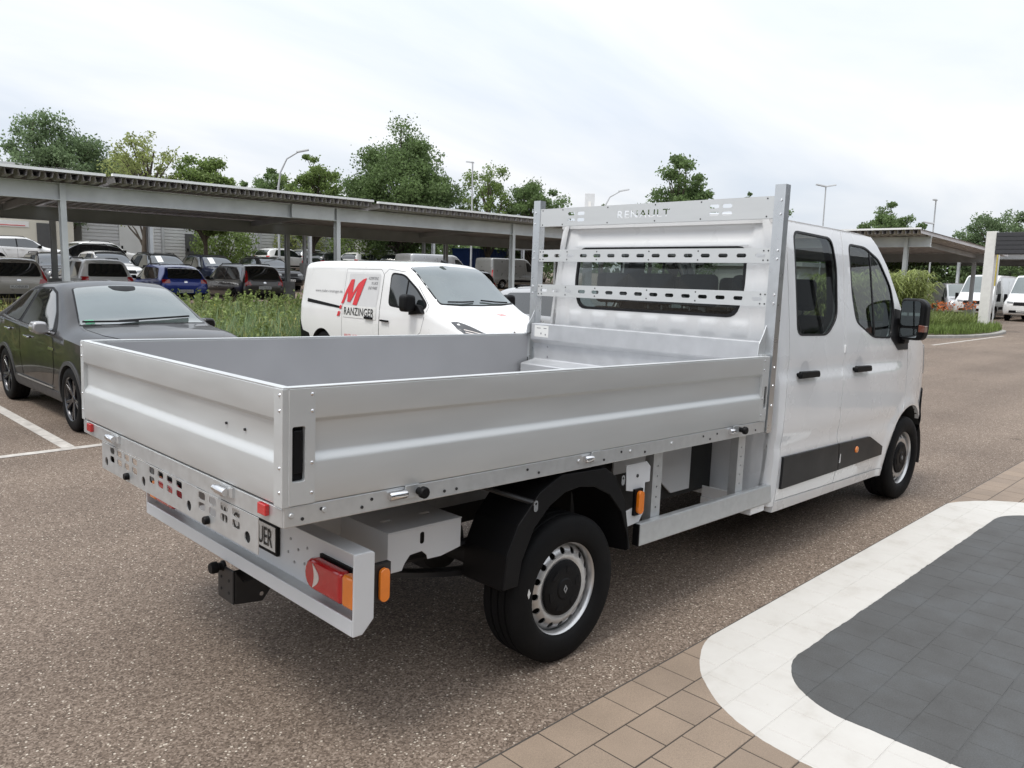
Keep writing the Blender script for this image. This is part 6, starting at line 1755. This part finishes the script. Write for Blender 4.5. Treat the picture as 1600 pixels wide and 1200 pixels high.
def mesh_quads(name, v, m, parent=None, k=4):
    me = bpy.data.meshes.new(name)
    n = len(v) // k
    me.vertices.add(len(v)); me.vertices.foreach_set('co', np.asarray(v, np.float32).ravel())
    me.loops.add(n * k); me.loops.foreach_set('vertex_index', np.arange(n * k, dtype=np.int32))
    me.polygons.add(n); me.polygons.foreach_set('loop_start', np.arange(0, n * k, k, dtype=np.int32)); me.polygons.foreach_set('loop_total', np.full(n, k, np.int32))
    me.materials.append(m); me.update(); me.validate()
    o = bpy.data.objects.new(name, me); link(o, parent)
    return o
def tree(x, y, ztop, w, label, leaf, name='broadleaf_tree', dens=1.0, low=0.25, seed=0, size=0.17, shape=0.0, group='trees behind the car park', clump=None, lean=0.0, kind=None):
    r_ = np.random.default_rng(seed)
    z0 = gz(y); H = ztop - z0
    root = empty(name, (x, y, z0), 0, label, 'tree', group)
    zc0 = H * low
    R0 = w / 2
    # limbs
    g = G()
    th = H * 0.55
    bend = r_.normal(size=2) * 0.03 * H
    trunk = [(bend[0] * (t ** 2), bend[1] * (t ** 2), H * 0.80 * t - 0.2 * (t == 0)) for t in np.linspace(0, 1, 7)]
    rt_ = max(0.07, H * 0.022)
    g.tube(trunk, [rt_ * (1.25 if i == 0 else 1 - 0.13 * i) for i in range(7)], 8)
    clumps = []
    nc = int((95 if clump is None else clump) * max(0.6, w / 4.5))
    ph = r_.uniform(0, 2 * PI, 8); cz = (zc0 + H) / 2; hz = (H - zc0) / 2
    for i in range(nc):
        d = r_.normal(size=3); d /= np.linalg.norm(d)
        th_ = math.atan2(d[1], d[0])
        lob = 1 + 0.17 * math.sin(2 * th_ + ph[0] + 2.2 * d[2]) + 0.13 * math.sin(3 * th_ + ph[1] - 3.1 * d[2]) + 0.10 * math.sin(5 * d[2] + ph[2]) + 0.09 * math.sin(5 * th_ + ph[3] + 6 * d[2])
        rr_ = min(1.06, lob * 0.92) * r_.uniform(0.12, 1) ** 0.42
        wz_ = 1 - 0.22 * max(0, d[2]) - (0.55 * (d[2] + 1) / 2 if shape else 0)
        clumps.append((d[0] * R0 * rr_ * wz_ * 0.95, d[1] * R0 * rr_ * wz_ * 0.95, cz + d[2] * hz * rr_ * 0.93))
    for c in clumps:
        if r_.uniform() < 0.55:
            t = min(0.95, max(0.15, (c[2] / H - 0.15)))
            b0 = np.array([bend[0] * t * t, bend[1] * t * t, H * 0.80 * t])
            m_ = (b0 + np.array(c)) / 2 + r_.normal(size=3) * 0.06 * R0 + np.array([0, 0, 0.08 * R0])
            g.tube([tuple(b0), tuple(m_), c], [rt_ * 0.38, rt_ * 0.24, rt_ * 0.08], 5, caps=False)
    g.build('trunk', BARK, root, smooth=60)
    pts = []
    nl = int(190 * dens)
    for c in clumps:
        sc = max(R0, 1.3) * r_.uniform(0.10, 0.24)
        k = int(nl * r_.uniform(0.6, 1.3))
        d = r_.normal(size=(k, 3)); d /= np.linalg.norm(d, axis=1)[:, None]
        d *= (r_.uniform(0, 1, size=(k, 1)) ** 0.5) * np.array([[1.15, 1.15, 0.75]]) * sc
        pts.append(d + np.array(c))
        # a few stray sprigs
        k2 = max(2, k // 10)
        pts.append(np.array(c) + np.clip(r_.normal(size=(k2, 3)), -1.3, 1.3) * sc * 0.7)
    P = np.concatenate(pts)
    P = P[P[:, 2] > zc0 * 0.6]
    mesh_quads('crown', leaf_quads(P, size, r_), leaf, root)
    return root
tree(12.2, 52.0, 11.1, 7.2, 'big rounded green tree at the far left above the carport', LEAF_D, seed=1, dens=1.15, low=.2)
tree(16.2, 55.0, 9.6, 5.6, 'bright green tree filling the gap beside the big left tree', LEAF_C, seed=2, low=.2)
tree(14.36, 43.96, 9.9, 4.8, 'thin see-through tree with sparse yellowish foliage', LEAF_C, seed=3, dens=0.34, low=.30, clump=70, size=0.15)
tree(17.64, 43.25, 8.4, 4.8, 'small round green tree whose trunk shows under the carport', LEAF_A, seed=4, low=.28)
tree(27.3, 53.8, 9.8, 5.4, 'dark upright tree behind the curved street lamp', LEAF_B, seed=5, dens=1.2, low=.15)
tree(25.4, 44.3, 9.8, 4.4, 'light green tree just right of the curved street lamp', LEAF_A, seed=6, dens=0.8, low=.2)
tree(33.2, 44.9, 12.5, 10.6, 'large dense maple rising above the middle of the carport', LEAF_B, seed=7, dens=1.5, low=.12, clump=95, size=0.19)
tree(37.4, 40.0, 10.6, 5.2, 'airy tree right of the large maple', LEAF_A, seed=8, dens=0.7, low=.15, clump=40)
tree(40.2, 38.2, 9.2, 5.8, 'dark green tree just left of the headboard', LEAF_B, seed=9, dens=1.1, low=.12)
tree(41.0, 26.1, 9.7, 5.6, 'dense round tree above the middle of the headboard', LEAF_B, seed=10, dens=1.3, low=.15)
tree(50.6, 27.6, 8.4, 1.7, 'slender sapling top above the right of the headboard', LEAF_B, seed=11, dens=0.4, low=.2)
tree(53.3, 28.0, 8.95, 1.2, 'narrow pointed tree top above the right of the headboard', LEAF_B, seed=12, dens=0.5, low=.2, shape=1)
tree(56.3, 27.2, 8.6, 2.6, 'small tree top close to the right rack post', LEAF_B, seed=13, dens=0.6, low=.2)
tree(63.1, 21.0, 8.4, 6.0, 'bushy green tree above the right-hand carport', LEAF_B, seed=14, dens=1.1, low=.15)
tree(66.5, 14.7, 7.9, 5.6, 'feathery tree left of the pale pillar', LEAF_D, seed=15, dens=0.7, low=.15)
tree(75.3, 14.2, 8.9, 4.6, 'tall tree at the right edge behind the dark fascia', LEAF_D, seed=16, dens=1.0, low=.15)
tree(53.3, 42.1, 8.6, 2.6, 'small tree top beside the white sign pylon', LEAF_B, seed=17, dens=0.7, low=.2)
# low dense shrubs
def shrub(x, y, h, w, label, leaf, seed, dens=1.0, group='shrubs behind the carports', size=0.18):
    r_ = np.random.default_rng(seed + 100)
    root = empty('shrub', (x, y, gz(y)), 0, label, 'shrub', group)
    g = G()
    for k in range(5):
        a = r_.uniform(0, 2 * PI); g.tube([(0, 0, -.1), (math.cos(a) * w * .15, math.sin(a) * w * .15, h * .5), (math.cos(a) * w * .3, math.sin(a) * w * .3, h * .85)], [.05, .035, .015], 5)
    g.build('stem', BARK, root)
    n = int(3600 * dens)
    d = r_.normal(size=(n, 3)); d /= np.linalg.norm(d, axis=1)[:, None]
    bump_ = 1 + 0.22 * np.sin(d[:, :1] * 5 + seed) * np.cos(d[:, 1:2] * 6 + seed * 2)
    P = d * (r_.uniform(0.3, 1, size=(n, 1)) ** 0.45) * bump_ * np.array([[w / 2, w / 2, h * .52]]) + np.array([[0, 0, h * .5]])
    P = P[P[:, 2] > 0.02]
    mesh_quads('foliage', leaf_quads(P, size, r_), leaf, root)
    return root
for i, (x, y, h, w, lf, lab) in enumerate(((37.9, 46.2, 4.2, 7.0, LEAF_B, 'wide dark hedge mass under the carport right of the shed'), (31.5, 48.0, 3.6, 5.0, LEAF_A, 'green shrub left of the white shed'), (44.0, 40.5, 4.2, 7.0, LEAF_B, 'dark shrub behind the grey van'), (28.5, 52.0, 3.4, 4.6, LEAF_C, 'pale green shrub under the street lamp'), (21.5, 49.0, 3.2, 4.0, LEAF_A, 'green shrub by the ribbed warehouse'),
        (59.7, 17.9, 3.9, 6.5, LEAF_B, 'dark shrub behind the right-hand carport posts'), (66.0, 12.5, 4.2, 6.0, LEAF_B, 'dark shrub behind the white vans'), (58.0, 24.0, 4.0, 7.0, LEAF_B, 'dark shrub seen past the cab windows'), (72, 9.0, 4.2, 7.0, LEAF_B, 'dark shrub at the right edge behind the vans'), (48.5, 31.0, 4.4, 7.0, LEAF_B, 'dark shrub hidden behind the headboard'))):
    shrub(x, y, h, w, lab, lf, i, 1.3)

# ------------------------------------------------------------------ verge with weeds, kerb
EARTH = mat('verge_soil', (0.10, 0.09, 0.05), 0.95, var=0.3, scale=1.5, bump=0.4, bscale=8)
xs = np.linspace(-14, 24, 39); ys = np.linspace(10.75, 20.2, 10)
v = [(x, y, gz(y) + 0.06 + 0.10 * math.sin(x * 1.3 + y) * math.sin(y * .9) * (0.3 if y in (ys[0], ys[-1]) else 1) + 0.12 * min(1, (y - 10.75) / 2)) for y in ys for x in xs]
n = len(xs)
verge = tag(mkobj('verge', v, [(j * n + i, j * n + i + 1, (j + 1) * n + i + 1, (j + 1) * n + i) for j in range(9) for i in range(n - 1)], EARTH, smooth=180), kind='structure')
KERB = mat('kerb_concrete', (0.33, 0.32, 0.30), 0.85, var=0.15, scale=4, bump=0.2, bscale=40)
kb = tag(G().bx(-14, 24, 10.60, 10.745, -.02, .06).build('kerb', KERB), kind='structure')
kme = None
for k in range(38):
    if kme is None:
        o = G().bx(0.004, .996, 10.595, 10.75, .0, .125).build('kerb_stone', KERB, kb, bevel=0.012); kme = o
    else:
        o2 = kme.copy(); link(o2, kb); o = o2
    o.location = (-14 + k, 0, 0)
def blades(name, n, xr, yr, h, m, label, seed, wd=0.012, bendf=0.35, tuft=6, zf=None, mask=None, hpow=1.0, parent=None):
    r_ = np.random.default_rng(seed)
    nt_ = n // tuft
    cx = r_.uniform(*xr, size=nt_); cy = r_.uniform(*yr, size=nt_)
    if mask is not None:
        k = mask(cx, cy); cx, cy = cx[k], cy[k]; nt_ = len(cx)
    X = np.repeat(cx, tuft) + r_.normal(size=nt_ * tuft) * .05; Y = np.repeat(cy, tuft) + r_.normal(size=nt_ * tuft) * .05
    N = len(X)
    base = np.array([gz(y) for y in Y]) if zf is None else zf(X, Y)
    Hh = h * r_.uniform(.45, 1.0, size=N) ** hpow * np.repeat(r_.uniform(.6, 1.15, size=nt_), tuft)
    a = r_.uniform(0, 2 * PI, size=N); dx_, dy_ = np.cos(a), np.sin(a)
    be = bendf * Hh * r_.uniform(.3, 1.3, size=N)
    w2 = wd * r_.uniform(.6, 1.4, size=N)
    px, py = -dy_, dx_
    def pt(t, s_, wf): return np.stack([X + dx_ * be * t * t + px * w2 * wf * s_, Y + dy_ * be * t * t + py * w2 * wf * s_, base + Hh * (t - .12 * t * t)], 1)
    q1 = np.stack([pt(0, -1, 1), pt(0, 1, 1), pt(.55, 1, .8), pt(.55, -1, .8)], 1)
    q2 = np.stack([pt(.55, -1, .8), pt(.55, 1, .8), pt(1, 1, .12), pt(1, -1, .12)], 1)
    o = mesh_quads(name, np.concatenate([q1, q2]).reshape(-1, 3), m, parent)
    if parent is None: tag(o, label, None, None, 'stuff'); o['category'] = 'grass'
    else: o['kind'] = 'stuff'
    return o
GR_A = leafmat('weed_green', (0.225, 0.280, 0.095), 0.4)
GR_B = leafmat('weed_yellow', (0.40, 0.37, 0.15), 0.4)
GR_C = leafmat('dry_grass', (0.42, 0.32, 0.19), 0.3)
GR_D = leafmat('weed_bluegreen', (0.190, 0.260, 0.130), 0.4)
blades('weeds_green', 42000, (-6, 11), (10.9, 20.0), .70, GR_A, 'dense tall green weeds on the verge between black car and van', 1, wd=.014)
blades('weeds_yellow', 16000, (-6, 11), (10.9, 20.0), .92, GR_B, 'yellowish grasses mixed into the weeds on the verge', 2, wd=.010)
blades('weeds_bluegreen', 16000, (3.5, 11), (11.0, 18.0), .95, GR_D, 'tall bluish green weeds beside the rear of the panel van', 3, wd=.016)
blades('dry_grass', 12000, (-8, 4.5), (13.5, 20.2), .65, GR_C, 'dry straw-coloured grass beyond the black car', 4, wd=.008)
# leafy weed stalks: small leaf faces up the stems
r_ = np.random.default_rng(21)
k = 1500
cx = r_.uniform(-5, 11, k); cy = r_.uniform(11, 20, k); hh = r_.uniform(.35, .95, k) * (0.75 + 0.25 * (cx > 3))
P = []
for x, y, h in zip(cx, cy, hh):
    t = r_.uniform(.15, 1, 26)
    P.append(np.stack([x + r_.normal(size=26) * .07 * (1.2 - t), y + r_.normal(size=26) * .07 * (1.2 - t), gz(y) + .1 + t * h], 1))
o = mesh_quads('leafy_weeds', leaf_quads(np.concatenate(P), 0.10, r_), GR_A)
tag(o, 'leafy stalks of tall weeds standing above the verge grass', 'weeds', None, 'stuff')
P2 = np.stack([r_.uniform(-5, 11, 260), r_.uniform(10.9, 18, 260), r_.uniform(.35, .85, 260)], 1); P2[:, 2] += np.array([gz(y) for y in P2[:, 1]])
tag(mesh_quads('weed_blossom', leaf_quads(P2, 0.045, r_), mat('blossom_yellow', (0.55, 0.45, 0.06), 0.7, island=0.3)), 'tiny yellow blossoms scattered over the weeds', 'blossom', None, 'stuff')

# ------------------------------------------------------------------ planted island on the right
isl = [(24.5, 7.2), (26.5, 5.9), (28.6, 5.05), (31.0, 4.95), (33.6, 5.25), (34.6, 6.0), (34.0, 7.2), (32, 9.0), (29, 10.4), (25.5, 9.8), (24.4, 8.4)]
isl = rounded(isl, 0.8, 5)
tag(G().prism(isl, 2, -.02, .10).build('planted_island', KERB, bevel=0.02), kind='structure')
inner = [(29.3 + (p[0] - 29.3) * .955, 7.6 + (p[1] - 7.6) * .93) for p in isl]
tag(G().prism(inner, 2, .05, .13).build('island_soil', EARTH), kind='structure')
mk_ = lambda cx, cy: inpoly_np(np.stack([cx, cy], 1), inner)
flat = lambda X, Y: np.full(len(X), .12)
blades('island_grass', 26000, (24, 35), (4.8, 10.6), .42, leafmat('island_green', (0.19, 0.26, 0.075)), 'short bright green grass on the planted island', 31, wd=.014, zf=flat, mask=mk_)
lily = lambda cx, cy: mk_(cx, cy) & (cy > 6.3)
blades('lily_leaves', 9000, (28.5, 34.5), (6.0, 9.0), .85, GR_A, 'arching lily leaves on the planted island', 32, wd=.016, zf=flat, mask=lily, bendf=.6)
q = np.stack([r_.uniform(29.5, 34.2, 110), r_.uniform(6.2, 8.8, 110)], 1); q = q[inpoly_np(q, inner)]
fx = np.concatenate([np.column_stack([q + r_.normal(size=q.shape) * .05, r_.uniform(.85, 1.2, len(q))]) for _ in range(4)])
tag(mesh_quads('lily_blossom', leaf_quads(fx, .09, r_), mat('blossom_orange', (0.62, 0.17, 0.05), 0.6, island=0.3, trans=0.3)), 'orange lily blossoms in front of the right-hand carport', 'flowers', None, 'stuff')
# tall reed-like ornamental grass clumps
def reed(x, y, h, w, label, seed):
    root = empty('reed_clump', (x, y, .1), 0, label, 'ornamental grass', 'tall grass clumps on the island')
    r2 = np.random.default_rng(seed)
    n = 1500
    ang = r2.uniform(0, 2 * PI, n); rad = np.sqrt(r2.uniform(0, 1, n)) * w * .28
    st = []
    V = []
    g = G()
    for k in range(90):
        a, r0 = r2.uniform(0, 2 * PI), math.sqrt(r2.uniform(0, 1)) * w * .3
        bx, by = math.cos(a) * r0, math.sin(a) * r0
        tx, ty = math.cos(a) * (r0 + w * .18), math.sin(a) * (r0 + w * .18)
        g.tube([(bx, by, -.05), ((bx + tx) / 2, (by + ty) / 2, h * .5), (tx, ty, h * r2.uniform(.75, .98))], [.012, .010, .004], 4, caps=False)
        for j in range(14):
            t = r2.uniform(.25, 1); p = np.array([bx + (tx - bx) * t, by + (ty - by) * t, h * .92 * t])
            b = r2.uniform(0, 2 * PI); d = np.array([math.cos(b), math.sin(b), 0]); s_ = np.array([-d[1], d[0], 0]) * .022
            L_ = r2.uniform(.35, .7)
            m1 = p + d * L_ * .5 + np.array([0, 0, .22 * L_]); e_ = p + d * L_ + np.array([0, 0, -.15 * L_])
            V += [p - s_ * .6, p + s_ * .6, m1 + s_, m1 - s_, m1 - s_, m1 + s_, e_ + s_ * .1, e_ - s_ * .1]
    g.build('stalks', leafmat('reed_stem', (0.22, 0.22, 0.08)), root)
    mesh_quads('blades', np.array(V), leafmat('reed_green', (0.30, 0.35, 0.12), 0.45), root)
reed(28.9, 7.9, 2.35, 2.3, 'tallest clump of reed-like grass right of the cab window', 1)
reed(27.2, 8.3, 2.2, 2.2, 'clump of reed-like grass seen through the front door window', 2)
reed(30.6, 8.1, 1.9, 1.8, 'lower reed-like clump next to the orange lilies', 3)
reed(25.6, 8.9, 2.1, 2.0, 'reed-like clump seen through the rear door window', 4)

# ------------------------------------------------------------------ unseen glazed building on the near side, added to darken window reflections
sr_ = empty('added_showroom', (-14, -12.0, 0), 0, 'long dark glazed building out of view, added to darken window reflections', 'building')
G().bx(0, 46, -9, -.3, 0, 5.6).build('wall', mat('added_showroom_wall', (0.16, 0.16, 0.165), 0.6, var=0.06), sr_)
G().bx(-.4, 46.4, -9.4, .9, 5.6, 6.3).build('fascia', mat('fascia_dark', (0.045, 0.045, 0.05)), sr_)
for k in range(23):
    G().bx(k * 2 + .06, k * 2 + 1.94, -.29, -.2, .15, 4.9).build('pane', GLASSD, sr_)
    G().bx(k * 2 - .05, k * 2 + .05, -.29, -.12, 0, 5.6).build('mullion', GALV_D, sr_)
# ------------------------------------------------------------------ weeds further along the verge and a far strip of woodland
blades('weeds_far_verge', 14000, (11, 24), (10.9, 20.0), .65, GR_A, 'green weeds on the verge beyond the sign-written van', 41, wd=.016)
r_ = np.random.default_rng(77)
k = 16000
an = r_.uniform(-0.75, 1.75, k); rd = 125 + r_.normal(size=k) * 4
X = rd * np.cos(an); Y = rd * np.sin(an)
hmax = 4.6 + 1.3 * np.sin(an * 23) + 0.8 * np.sin(an * 57 + 1)
P = np.stack([X, Y, np.array([gz(y) for y in Y]) + hmax * r_.uniform(0, 1, k) ** 0.7], 1)
tag(mesh_quads('far_woodland', leaf_quads(P, 1.3, r_), LEAF_B), 'low strip of woodland along the horizon', 'woodland', None, 'stuff')
